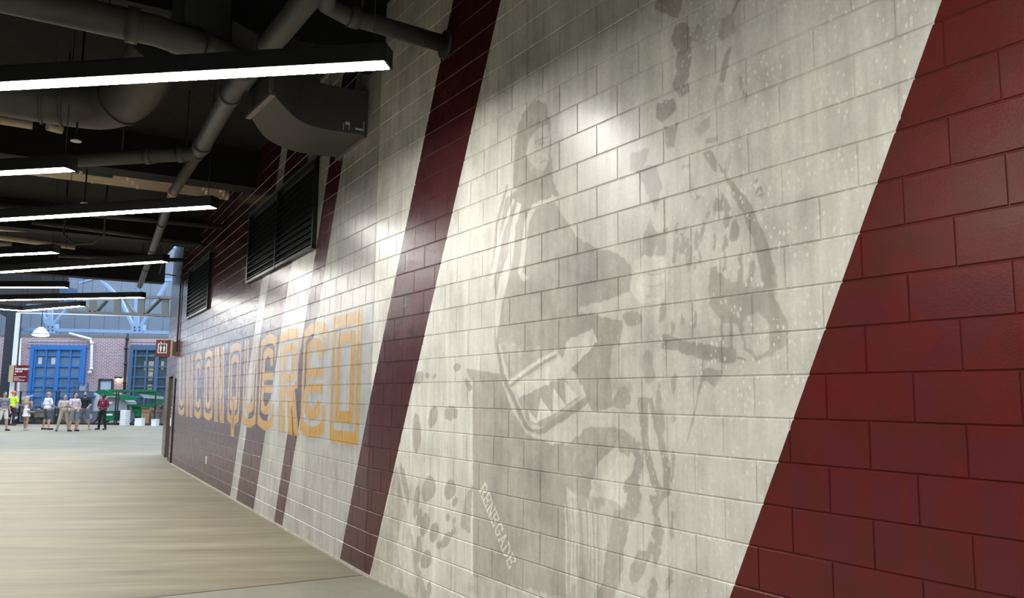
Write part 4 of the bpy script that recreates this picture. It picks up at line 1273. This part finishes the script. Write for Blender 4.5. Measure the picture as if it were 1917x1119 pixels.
# thin white angle framing the opening, with its post
zY = 42.9
fr = empty('opening_frame', at(26, 790, Y=zY), 0, 'thin white steel angle framing the atrium opening', 'frame')
obj('header', MB().bar(at(35, 585.5, Y=zY), at(316, 592.5, Y=zY) + (at(316, 592.5, Y=zY) - at(35, 585.5, Y=zY)) * 0.12, 0.08, 0.06), M['white'], fr)
pt = at(34.5, 585, Y=zY)
obj('post', MB().bar((pt.x, zY, 0), (pt.x, zY, pt.z), 0.2, 0.1), M['white'], fr)
# dark column, soffit and ductwork above left
pc = at(19, 680, Y=43.3)
cl_ = empty('steel_column', (pc.x, 43.3, 0), 0, 'dark grey steel column at the left edge', 'column')
obj('shaft', MB().box((0, 0, 4.5), (0.62, 0.42, 9.0)), M['column'], cl_, local=True)
obj('base_plate', MB().box((0, 0, 0.015), (0.85, 0.7, 0.03)), M['column'], cl_, local=True)
obj('haunch', MB().plate([(-2.2, 0.1, 7.5), (0.9, 0.1, 7.5), (0.6, 0.1, 6.6), (0.31, 0.1, 6.0), (-0.31, 0.1, 5.7), (-1.6, 0.1, 6.4)], -0.2), M['column'], cl_, local=True)
sf = MB(); a = at(-80, 581, Y=27.2); b = at(118, 585, Y=27.2)
sf.box(((a.x + b.x) / 2, 26.6, 5.2), (b.x - a.x, 1.6, 0.9))
obj('trim_20', sf, M['beam'], label='dark soffit box over the left part of the opening', cat='soffit', kind='structure')
a = at(-40, 560, Y=24.5); b = at(108, 545, Y=24.5)
dk = empty('box_duct', (a.x, 24.5, a.z), 0, 'dark shiny box duct below the ceiling edge at left', 'duct')
obj('duct_body', MB().box(((a.x + b.x) / 2, 24.9, (a.z + b.z) / 2 + 0.05), (b.x - a.x, 0.8, 0.45)), M['ductdark'], dk)
obj('end_cover', MB().box((b.x + 0.1, 24.9, (a.z + b.z) / 2 + 0.05), (0.2, 0.7, 0.5)), M['slatemul'], dk)
obj('hanger_rod', MB().tube([(a.x + 1, 24.9, b.z), (a.x + 1, 24.9, 5.9)], 0.01, 6).tube([(b.x - .4, 24.9, b.z), (b.x - .4, 24.9, 5.9)], 0.01, 6), M['beam'], dk)

# seating section sign on the post
SY = 42.5
ps = at(40, 699, Y=SY)
ss = empty('wayfinding_sign', (ps.x, SY, at(40, 715, Y=SY).z), R(-4), 'burgundy hanging sign with white section numbers on the left post', 'sign')
ws, hs = 26 / FPX * 27.2, 31 / FPX * 27.2     # drawn at 27.2 m scale, then enlarged
ss.scale = (SY / 27.2,) * 3
obj('panel', MB().box((0, 0, hs / 2), (ws, 0.10, hs)), M['burg'], ss, local=True)
obj('side_panel', MB().box((-ws / 2 - 0.085, 0.0, hs / 2), (0.16, 0.13, hs)), M['tan'], ss, local=True)
obj('bracket', MB().box((-ws / 2 + 0.02, 0.16, hs * 0.8), (0.08, 0.25, 0.05)).box((-ws / 2 + 0.02, 0.16, hs * 0.2), (0.08, 0.25, 0.05)), M['column'], ss, local=True)
FT = Matrix.Rotation(R(90), 4, 'X')
for txt, sz, z, bold in (('W204-W208 >', 0.083, 0.41, 0.002), ('128-137', 0.083, 0.33, 0.002), ('Lower Concourse', 0.055, 0.16, 0), ('Gates P', 0.055, 0.105, 0), ('Ramp & Elevator', 0.055, 0.05, 0)):
    text_part(txt, sz, Matrix.Translation((-ws / 2 + 0.03, -0.054, z)) @ FT, M['signw'], ss, bold=bold)
obj('icon', MB().ball((-ws / 2 + 0.06, -0.053, 0.515), (0.016, 0.006, 0.016), 8, 6), M['signw'], ss, local=True)
obj('icon', MB().ball((-ws / 2 + 0.06, -0.053, 0.26), (0.022, 0.006, 0.022), 8, 6), M['signw'], ss, local=True)

# ------------------------------------------------------------------ far floor clutter
YM = 46.0


def fpt(x, Y=YM): return at(x, 780, Y=Y).x


# boom lift
u = YM / FPX
x0 = fpt(176); gz = 0.0
zf = lambda y, Y=YM: at(230, y, Y=Y).z
bl_ = empty('boom_lift', (fpt(240), YM, 0), 0, 'green articulated boom lift folded behind the fence', 'boom lift')
wr = 0.38
for xx in (170, 240):
    for dy in (0.0, 1.6):
        c = Vector((fpt(xx), YM - 0.1 + dy, wr))
        wq = obj('wheel', MB().tube([c, c + Vector((0, 0.28, 0))], wr, 24), M['tyre'], bl_)
        obj('hub', MB().tube([c - Vector((0, 0.03, 0)), c + Vector((0, 0.02, 0))], wr * 0.42, 16), M['greyhood'], wq)
def YB_(x0, y0, x1, y1, d=1.4, dy=0.0, Y=YM): return quad_box(x0, y0, x1, y1, Y, d, dy=dy)
obj('chassis', YB_(166, 770, 250, 780, 1.3, .2), M['green'], bl_)
obj('side_tray', YB_(194, 770, 219, 787, 0.7, -0.15), M['green'], bl_)
hd = MB(); a = at(196, 768, Y=YM); b = at(238, 742, Y=YM)
pr = [(196, 769), (196, 748), (204, 743), (224, 744), (237, 752), (238, 769)]
q = [at(x, y, Y=YM - 0.1) for x, y in pr]
hd.plate([tuple(v) for v in q][::-1], -1.2)
obj('engine_hood', hd, M['greyhood'], bl_)
obj('vent', YB_(205, 752, 213, 756, 0.05, -0.16), M['white'], bl_)


def boom(pts, dy, mat, nm, th=0.35):
    q = [at(x, y, Y=YM + dy) for x, y in pts]
    obj(nm, MB().plate([tuple(v) for v in q][::-1], -th), mat, bl_)


boom([(185, 731), (185, 735), (196, 741), (222, 741), (236, 749), (262, 749), (262, 744), (240, 740), (215, 736), (200, 729)], -0.2, M['green'], 'lower_boom')
boom([(186, 729), (288, 729), (288, 733), (186, 733)], -0.25, M['green'], 'upper_boom', 0.3)
boom([(255, 733), (292, 733), (292, 758), (288, 762), (238, 761), (238, 757), (284, 757), (286, 745), (262, 738)], -0.1, M['green'], 'link_arm')
boom([(260, 737), (304, 743), (304, 747), (270, 745)], -0.3, M['greyhood'], 'fly_boom', 0.2)
boom([(288, 744), (305, 746), (305, 750), (288, 749)], -0.25, M['green'], 'jib', 0.2)
boom([(246, 761), (262, 761), (262, 780), (250, 780)], 0.1, M['green'], 'turret', 0.8)
obj('decal', MB().ball(at(215.5, 737, Y=YM - 0.25), (0.09, 0.02, 0.09), 10, 6), M['tan'], bl_)
obj('decal', YB_(221, 736.5, 231, 739, 0.02, -0.3), M['white'], bl_)
obj('decal', YB_(243, 744, 257, 746, 0.02, -0.3), M['white'], bl_)
obj('decal', YB_(198, 774, 214, 777.5, 0.02, -0.2), M['white'], bl_)
# scissor lift basket behind the group
sx = empty('lift_basket', (fpt(152, 48), 48, 0), 0, 'dark blue work basket with rails behind the talking group', 'lift basket')
for x in (139, 148, 157, 165):
    obj('post', MB().bar(at(x, 717, Y=48), at(x, 745, Y=48), 0.06, 0.06), M['slatemul'], sx)
for y in (717, 725, 734):
    obj('rail', MB().bar(at(139, y, Y=48), at(165, y, Y=48), 0.06, 0.06), M['slatemul'], sx)
obj('control_box', quad_box(148, 722, 160, 731, 47.9, 0.3), M['greyhood'], sx)
obj('mast', MB().box((fpt(152, 48), 48.2, 0.9), (0.8, 0.6, 1.8)), M['slatemul'], sx)
obj('deck', MB().box((fpt(152, 48), 48.3, zf(742, 48)), (0.95, 0.9, 0.1)), M['slatemul'], sx)
# white panel stack leaning behind the maroon-shirted man
obj('panel_stack', quad_box(161, 735, 183, 775, 48.6, 0.25), M['tarp'], base=(fpt(172, 48.7), 48.7, 0), label='pale upright panel leaning behind the group', cat='panel')
# fence of black temporary posts with rails
fc = empty('temporary_fence', (fpt(170, 44), 44, 0), 0, 'black temporary fence with paired posts in front of the machinery', 'fence')
YF = 44.0
for x in (38, 105, 110, 217, 221, 291):
    xx = at(x, 750, Y=YF).x
    obj('post', MB().bar((xx, YF, 0), (xx, YF, at(x, 732, Y=YF).z), 0.06, 0.06), M['fence'], fc)
for xa, xb in ((0, 105), (110, 217), (221, 305)):
    for y in (733.5, 772):
        obj('rail', MB().bar(at(xa, y, Y=YF), at(xb, y, Y=YF), 0.03, 0.03), M['fence'], fc)
kb = MB().box(((at(-40, 788, Y=YF).x + at(305, 788, Y=YF).x) / 2, YF + 0.25, 0.05), (at(305, 788, Y=YF).x - at(-40, 788, Y=YF).x, 0.2, 0.10))
obj('trim_21', kb, M['fence'], label='low dark kerb along the foot of the machinery area', cat='kerb', kind='structure')
# white boxes
st = 8
for k in range(st):
    a = at(223, 792, Y=43.2).x; b = at(234, 792, Y=43.2).x
    h = 0.82 / st
    obj('white_box', MB().box(((a + b) / 2 + random.uniform(-.01, .01), 43.5, h * (k + 0.5)), (b - a, 0.5, h - 0.015)), M['white'],
        label='flat white carton in the tall stack by the fence post, %s' % ['lowest', 'second from the bottom', 'third from the bottom', 'fourth from the bottom', 'fourth from the top', 'third from the top', 'second from the top', 'topmost'][k], cat='box', group='white cartons stacked by the fence')
for (x0, x1, y0, lab) in ((252, 265, 783, 'larger white box on the floor right of the lift wheel'), (283, 292, 785, 'smaller white box on the floor at the far right')):
    a = at(x0, 790, Y=43.2); b = at(x1, 790, Y=43.2); zt_ = at(x0, y0, Y=43.2).z
    r_ = empty('white_box', ((a.x + b.x) / 2, 43.4, 0), 0, lab, 'box')
    obj('carton', MB().box((0, 0, zt_ / 2 - .01), (b.x - a.x, 0.4, zt_ - .02)), M['signw'], r_, local=True)
    obj('lid', MB().box((0, 0, zt_ - .01), (b.x - a.x + .03, 0.43, .03)), M['signw'], r_, local=True)
# cardboard and scrap
def carton(x0, x1, y0, Y, lab, mat, z0=0.0):
    a = at(x0, 780, Y=Y).x; b = at(x1, 780, Y=Y).x; z1 = at(x0, y0, Y=Y).z
    r_ = empty('carton', ((a + b) / 2, Y + 0.3, z0), 0, lab, 'box')
    obj('body', MB().box((0, 0, (z1 - z0) / 2), (b - a, 0.55, z1 - z0)), M[mat], r_, local=True)
    obj('flap', MB().plate([(-(b - a) / 2, -0.28, z1 - z0), ((b - a) / 2, -0.28, z1 - z0), ((b - a) / 2, -0.42, z1 - z0 + 0.05), (-(b - a) / 2, -0.42, z1 - z0 + 0.05)], 0.01), M[mat], r_, local=True)
    return r_
carton(264, 279, 764, 45.0, 'tall brown cardboard box below the lift boom', 'card')
carton(282, 289, 769, 44.9, 'dark brown cardboard box right of the tall one', 'junkb')
rs = random.Random(11)


def heap(x0, x1, ytop, Y, n, label, mats):
    a = at(x0, 780, Y=Y).x; b = at(x1, 780, Y=Y).x; zt_ = at(x0, ytop, Y=Y).z
    root = empty('scrap_heap', ((a + b) / 2, Y, 0), 0, label, 'scrap heap')
    for k in range(n):
        L = rs.uniform(0.5, 1.5); z = rs.uniform(0.05, zt_ * 0.8); t = rs.uniform(0, 1)
        c = Vector((a + (b - a) * t, Y + rs.uniform(-0.4, 0.5), z))
        c.x = min(max(c.x, a + 0.5), b - 0.5)
        d = Vector((rs.uniform(-1, 1), rs.uniform(-.4, .4), rs.uniform(-.35, .35))).normalized() * L / 2
        if rs.random() < 0.5:
            obj('board', MB().bar(c - d, c + d, rs.uniform(0.12, 0.35), 0.05), M[rs.choice(mats)], root)
        else:
            obj('lump', MB().box(c, (rs.uniform(.3, .8), rs.uniform(.3, .6), rs.uniform(.15, .4)), rs.uniform(-.5, .5)), M[rs.choice(mats)], root)
    obj('base_pile', MB().box(((a + b) / 2, Y + 0.2, zt_ * 0.3), (b - a, 1.0, zt_ * 0.6)), M[mats[0]], root)
    return root


heap(34, 57, 757, 46, 14, 'heap of grey scrap and boards left of the fence post', ['junk', 'junk', 'junkb', 'tarp'])
heap(72, 102, 752, 46.2, 14, 'heap of mixed scrap behind the man in a white polo', ['junk', 'junkb', 'slatemul', 'tarp'])
heap(114, 148, 758, 46.4, 10, 'dark scrap heap behind the talking group', ['junk', 'slatemul', 'tarp'])
heap(294, 308, 757, 47.5, 12, 'grey brown rubble heap at the right end by the block wall', ['junkb', 'junk', 'junkb'])
tp = empty('tarp_sheet', at(55, 745, Y=45.2), 0, 'pale tarp spread over the scrap behind the blonde woman', 'tarp')
obj('sheet', MB().plate([tuple(at(x, y, Y=45.2)) for x, y in ((26, 741), (44, 742), (64, 738), (60, 742), (44, 748), (28, 747))], 0.05), M['tarp'], tp)
obj('support', MB().bar(at(40, 745, Y=45.3), (at(40, 745, Y=45.3).x, 45.3, 0), 0.08, 0.08), M['junk'], tp)


# ------------------------------------------------------------------ people
def blob(parts, vox, name, mat, parent=None):
    mb = MB()
    for p in parts:
        if p[0] == 't':
            _, a, b, ra, rb = p
            a, b = Vector(a), Vector(b)
            mb.tube([a, a.lerp(b, .33), a.lerp(b, .66), b], [ra, ra * .67 + rb * .33, ra * .33 + rb * .67, rb], 10)
            mb.ball(a, ra, 10, 7); mb.ball(b, rb, 10, 7)
        else:
            mb.ball(p[1], p[2], 14, 9)
    me = mesh_from(mb, name, None)
    o = bpy.data.objects.new('tmp', me); COL.objects.link(o)
    md = o.modifiers.new('r', 'REMESH'); md.mode = 'VOXEL'; md.voxel_size = vox; md.use_smooth_shade = True
    sm = o.modifiers.new('s', 'SMOOTH'); sm.factor = 0.5; sm.iterations = 2
    bpy.context.view_layer.update()
    nm = bpy.data.meshes.new_from_object(o.evaluated_get(bpy.context.evaluated_depsgraph_get()))
    bpy.data.objects.remove(o); bpy.data.meshes.remove(me)
    nm.materials.clear(); nm.materials.append(mat)
    ob = bpy.data.objects.new(name, nm); COL.objects.link(ob)
    if parent is not None: ob.parent = parent
    return ob


def cloth(name, col): return simple(name, col, 0.85, var=0.08, scale=12)


SK = {'light': simple('skin_light', (0.48, 0.27, 0.20), 0.55, var=0.06), 'dark': simple('skin_dark', (0.075, 0.04, 0.03), 0.5, var=0.06), 'tan': simple('skin_tan', (0.38, 0.20, 0.13), 0.55, var=0.06)}


def person(px, ybase, ytop, heading, label, skin, top, bottom, hair=None, short=True, arms=('hang', 'hang'), walk=0.0, sleeve=0.5, stance=0.13, dress=False, hat=None, shoe=(0.03, 0.03, 0.035), female=False, belly=0.0, beard=False, longhair=False, phone=False, lanyard=False):
    base = at(px, ybase, Z=0.0)
    H = at(px, ytop, Y=base.y).z
    k = H / 1.75
    root_mat = SK[skin]
    sw = 0.20 if not female else 0.175
    hipz = 0.93; hipx = 0.095
    J = {}
    for s, nm in ((-1, 'l'), (1, 'r')):
        st = walk * s
        J['hip' + nm] = (s * hipx, 0, hipz)
        J['knee' + nm] = (s * (hipx + stance * .25), -st * 0.45 - 0.02, 0.50)
        J['ank' + nm] = (s * (hipx + stance * .45), -st * 0.8 + (0.03 if st == 0 else 0.0), 0.09)
        J['toe' + nm] = (s * (hipx + stance * .6), -st * 0.8 - 0.15, 0.035)
        J['sh' + nm] = (s * sw, 0.0, 1.42)
        mode = arms[0] if s < 0 else arms[1]
        if mode == 'hang': el, wr_ = (s * (sw + .07), 0.03, 1.13), (s * (sw + .09), -0.05, 0.88)
        elif mode == 'phone': el, wr_ = (s * (sw + .05), -0.04, 1.15), (s * 0.08, -0.30, 1.18)
        elif mode == 'clasp': el, wr_ = (s * (sw + .10), 0.0, 1.14), (s * 0.05, -0.20, 0.95)
        elif mode == 'hip': el, wr_ = (s * (sw + .16), 0.08, 1.18), (s * (sw + .03), -0.05, 1.02)
        elif mode == 'up': el, wr_ = (s * (sw + .06), -0.08, 1.18), (s * 0.10, -0.20, 1.38)
        else: el, wr_ = (s * (sw + .06), -0.06, 1.16), (s * (sw - .02), -0.28, 1.05)
        J['el' + nm] = el; J['wr' + nm] = wr_
    parts = [('b', (0, 0, 1.02), (0.155 + belly * .5, 0.11 + belly, 0.14)), ('b', (0, 0.0, 1.20), (0.145 + belly * .4, 0.10 + belly * .8, 0.17)), ('b', (0, 0.0, 1.34), (sw - .02, 0.105, 0.13)),
             ('t', (0, 0.01, 1.42), (0, -0.01, 1.53), 0.062, 0.055),
             ('b', (0, -0.015, 1.645), (0.076, 0.092, 0.105)), ('b', (0, -0.04, 1.585), (0.055, 0.062, 0.06)),
             ('b', (0, -0.112, 1.62), (0.012, 0.016, 0.02)), ('b', (0.078, 0.0, 1.635), (0.010, 0.018, 0.028)), ('b', (-0.078, 0.0, 1.635), (0.010, 0.018, 0.028)),
             ('t', (-0.1, 0, 0.95), (0.1, 0, 0.95), 0.105, 0.105), ('t', (-sw, 0, 1.41), (sw, 0, 1.41), 0.06, 0.06)]
    for nm, s in (('l', -1), ('r', 1)):
        parts += [('t', J['hip' + nm], J['knee' + nm], 0.088, 0.056), ('t', J['knee' + nm], J['ank' + nm], 0.056, 0.036),
                  ('b', (J['knee' + nm][0], J['knee' + nm][1] * .8 + J['ank' + nm][1] * .2 + 0.02, 0.38), (0.052, 0.056, 0.09)),
                  ('t', (J['ank' + nm][0], J['ank' + nm][1] + 0.02, 0.045), J['toe' + nm], 0.038, 0.032),
                  ('t', J['ank' + nm], (J['ank' + nm][0], J['ank' + nm][1] + 0.02, 0.045), 0.036, 0.038),
                  ('t', J['sh' + nm], J['el' + nm], 0.052, 0.038), ('t', J['el' + nm], J['wr' + nm], 0.038, 0.026)]
        # hand: palm, four curled fingers of different length, and a thumb off the side of the palm
        e, w_ = Vector(J['el' + nm]), Vector(J['wr' + nm]); d = (w_ - e).normalized()
        side = d.cross(Vector((0, 0, 1)) if abs(d.z) < .8 else Vector((0, 1, 0))).normalized(); pal = side.cross(d).normalized()
        parts.append(('t', w_, w_ + d * 0.075, 0.026, 0.034))
        for i, Lf in enumerate((0.062, 0.072, 0.068, 0.052)):
            r0 = w_ + d * 0.08 + side * ((i - 1.5) * 0.021)
            m1 = r0 + d * Lf * .55 + pal * 0.006
            parts += [('t', r0, m1, 0.0105, 0.0095), ('t', m1, m1 + d * Lf * .4 + pal * 0.02, 0.0095, 0.008)]
        t0 = w_ + d * 0.025 + side * 0.03
        parts += [('t', t0, t0 + d * 0.035 + side * 0.024, 0.012, 0.011), ('t', t0 + d * 0.035 + side * 0.024, t0 + d * 0.065 + side * 0.026, 0.011, 0.009)]
    # body is the top-level mesh; clothes and hair are its children
    body = blob(parts, 0.011, 'person', root_mat)
    body.location = (base.x, base.y, 0); body.rotation_euler = (0, 0, heading); body.scale = (k, k, k)
    MW[body.name] = Matrix.Identity(4)
    tag(body, label, 'person')
    c1, c2 = cloth('fabric', top), cloth('fabric', bottom)
    g = 0.018
    sp = [('b', (0, 0, 1.03), (0.17 + belly * .5, 0.125 + belly, 0.13)), ('b', (0, 0, 1.20), (0.162 + belly * .4, 0.118 + belly * .8, 0.18)), ('b', (0, 0, 1.35), (sw, 0.12, 0.125)), ('t', (-sw, 0, 1.41), (sw, 0, 1.41), 0.072, 0.072)]
    for nm in ('l', 'r'):
        a, b = Vector(J['sh' + nm]), Vector(J['el' + nm])
        if sleeve > 0: sp.append(('t', a, a.lerp(b, sleeve * 1.5 if sleeve < .6 else 1), 0.07, 0.062))
    if dress:
        sp = [('b', (0, 0, 1.03), (0.16, 0.125, 0.13)), ('b', (0, 0, 1.20), (0.135, 0.108, 0.16)), ('b', (0, 0, 1.31), (0.14, 0.112, 0.08)), ('b', (0, 0, 0.92), (0.165, 0.135, 0.16)), ('b', (0, 0, 0.81), (0.185, 0.155, 0.13)), ('b', (0, 0, 0.73), (0.205, 0.175, 0.075))]
    blob(sp, 0.013, 'dress' if dress else 'shirt', c1, body)
    if not dress:
        sp = [('b', (0, 0, 0.96), (0.165 + belly * .4, 0.125 + belly * .5, 0.09))]
        for nm in ('l', 'r'):
            a, b, c = (Vector(J[q + nm]) for q in ('hip', 'knee', 'ank'))
            if short: sp.append(('t', a, a.lerp(b, 0.86), 0.102, 0.088))
            else: sp += [('t', a, b, 0.10, 0.075), ('t', b, b.lerp(c, .93), 0.075, 0.058)]
        blob(sp, 0.013, 'shorts' if short else 'trousers', c2, body)
        obj2 = MB().tube([(0, 0, 0.995), (0, 0, 1.02)], 0.135 + belly * .5, 20)
    for nm in ('l', 'r'):
        a, t = Vector(J['ank' + nm]), Vector(J['toe' + nm])
        blob([('t', (a.x, a.y + 0.03, 0.045), (t.x, t.y, 0.038), 0.046, 0.04), ('t', (a.x, a.y + 0.03, 0.03), (t.x, t.y - 0.01, 0.025), 0.04, 0.038)], 0.012, 'shoe', cloth('shoe', shoe), body)
    if hair:
        hp = [('b', (0, 0.012, 1.675), (0.088, 0.095, 0.092)), ('b', (0, 0.04, 1.63), (0.082, 0.075, 0.08))]
        if longhair: hp += [('t', (0, 0.06, 1.64), (0, 0.09, 1.40), 0.085, 0.095), ('t', (-.06, 0.05, 1.6), (-.08, 0.06, 1.42), 0.05, 0.04), ('t', (.06, 0.05, 1.6), (.08, 0.06, 1.42), 0.05, 0.04)]
        blob(hp, 0.012, 'hair', cloth('hair', hair), body)
    if beard: blob([('b', (0, -0.06, 1.565), (0.058, 0.058, 0.045))], 0.01, 'beard', cloth('beard', (0.012, 0.01, 0.01)), body)
    ey = MB()
    for s in (-1, 1): ey.ball((s * 0.03, -0.098, 1.655), (0.012, 0.008, 0.008), 8, 6)
    e = bpy.data.objects.new('eyes', mesh_from(ey, 'eyes', M['black2'])); e.parent = body; COL.objects.link(e)
    mo = MB().ball((0, -0.097, 1.583), (0.022, 0.008, 0.006), 8, 6)
    e = bpy.data.objects.new('mouth', mesh_from(mo, 'mouth', simple('lip', (0.35, 0.12, 0.11), .5))); e.parent = body; COL.objects.link(e)
    if hat == 'hard':
        hb_ = MB(); hb_.ball((0, 0.0, 1.70), (0.105, 0.125, 0.095), 18, 10); hb_.tube([(0, -0.02, 1.665), (0, -0.02, 1.678)], 0.13, 20)
        e = bpy.data.objects.new('hard_hat', mesh_from(hb_, 'hard_hat', simple('hard_hat_orange', (0.75, 0.16, 0.04), 0.35))); e.parent = body; COL.objects.link(e)
    if hat == 'cap':
        hb_ = MB(); hb_.ball((0, 0.0, 1.69), (0.09, 0.105, 0.075), 16, 9); hb_.box((0, -0.12, 1.675), (0.12, 0.09, 0.012))
        e = bpy.data.objects.new('cap', mesh_from(hb_, 'cap', simple('cap_pink', (0.50, 0.22, 0.22), 0.8))); e.parent = body; COL.objects.link(e)
    if phone:
        e = bpy.data.objects.new('phone', mesh_from(MB().box((0.0, -0.40, 1.20), (0.075, 0.15, 0.01)), 'phone', M['black'])); e.parent = body; COL.objects.link(e)
    if lanyard:
        e = bpy.data.objects.new('chest_patch', mesh_from(MB().box((0.08, -0.125 - belly * .6, 1.32), (0.04, 0.012, 0.05)), 'chest_patch', M['signw'])); e.parent = body; COL.objects.link(e)
    return body


person(3, 806, 733, R(70), 'person in a grey shirt and pale shorts cut off at the left edge', 'light', (0.22, 0.20, 0.25), (0.62, 0.58, 0.52), hair=(0.02, 0.015, 0.012), walk=0.12)
person(20, 796, 732, R(170), 'person in an orange hard hat, neon yellow shirt and black trousers', 'light', (0.55, 0.85, 0.04), (0.012, 0.013, 0.02), short=False, hat='hard', arms=('front', 'hang'), walk=0.1, stance=.2)
person(47, 805, 741, R(172), 'person with long blonde hair walking away in a short white dress', 'tan', (0.75, 0.76, 0.82), (0.7, 0.7, 0.75), hair=(0.48, 0.34, 0.18), dress=True, female=True, longhair=True, arms=('up', 'up'), walk=0.16, sleeve=0, shoe=(0.5, 0.5, 0.5))
person(86, 804, 734, R(150), 'person in a white polo and dark grey shorts with a pink cap', 'light', (0.75, 0.75, 0.80), (0.07, 0.085, 0.10), hat='cap', arms=('front', 'hang'), stance=.3, belly=.03)
person(117, 807, 739, R(40), 'person in a tan polo and khaki trousers looking at a phone', 'light', (0.52, 0.43, 0.37), (0.45, 0.36, 0.24), short=False, hair=(0.10, 0.06, 0.04), arms=('phone', 'phone'), phone=True, belly=.03, stance=.35)
person(136, 807, 735, R(65), 'person in a pale pink shirt and grey shorts seen from the side', 'light', (0.62, 0.52, 0.55), (0.20, 0.23, 0.24), hair=(0.015, 0.012, 0.012), arms=('front', 'clasp'), stance=.15)
person(155, 804, 733, R(25), 'person with a black beard in a black polo and slate shorts', 'light', (0.010, 0.010, 0.014), (0.10, 0.14, 0.17), hair=(0.012, 0.01, 0.01), beard=True, arms=('front', 'front'), stance=.35, shoe=(.35, .35, .37))
person(190, 804, 737, R(-12), 'person in a maroon polo and black trousers with hands clasped', 'dark', (0.16, 0.012, 0.035), (0.008, 0.008, 0.012), short=False, hair=(0.01, 0.009, 0.009), arms=('clasp', 'clasp'), belly=.05, lanyard=True, stance=.2)
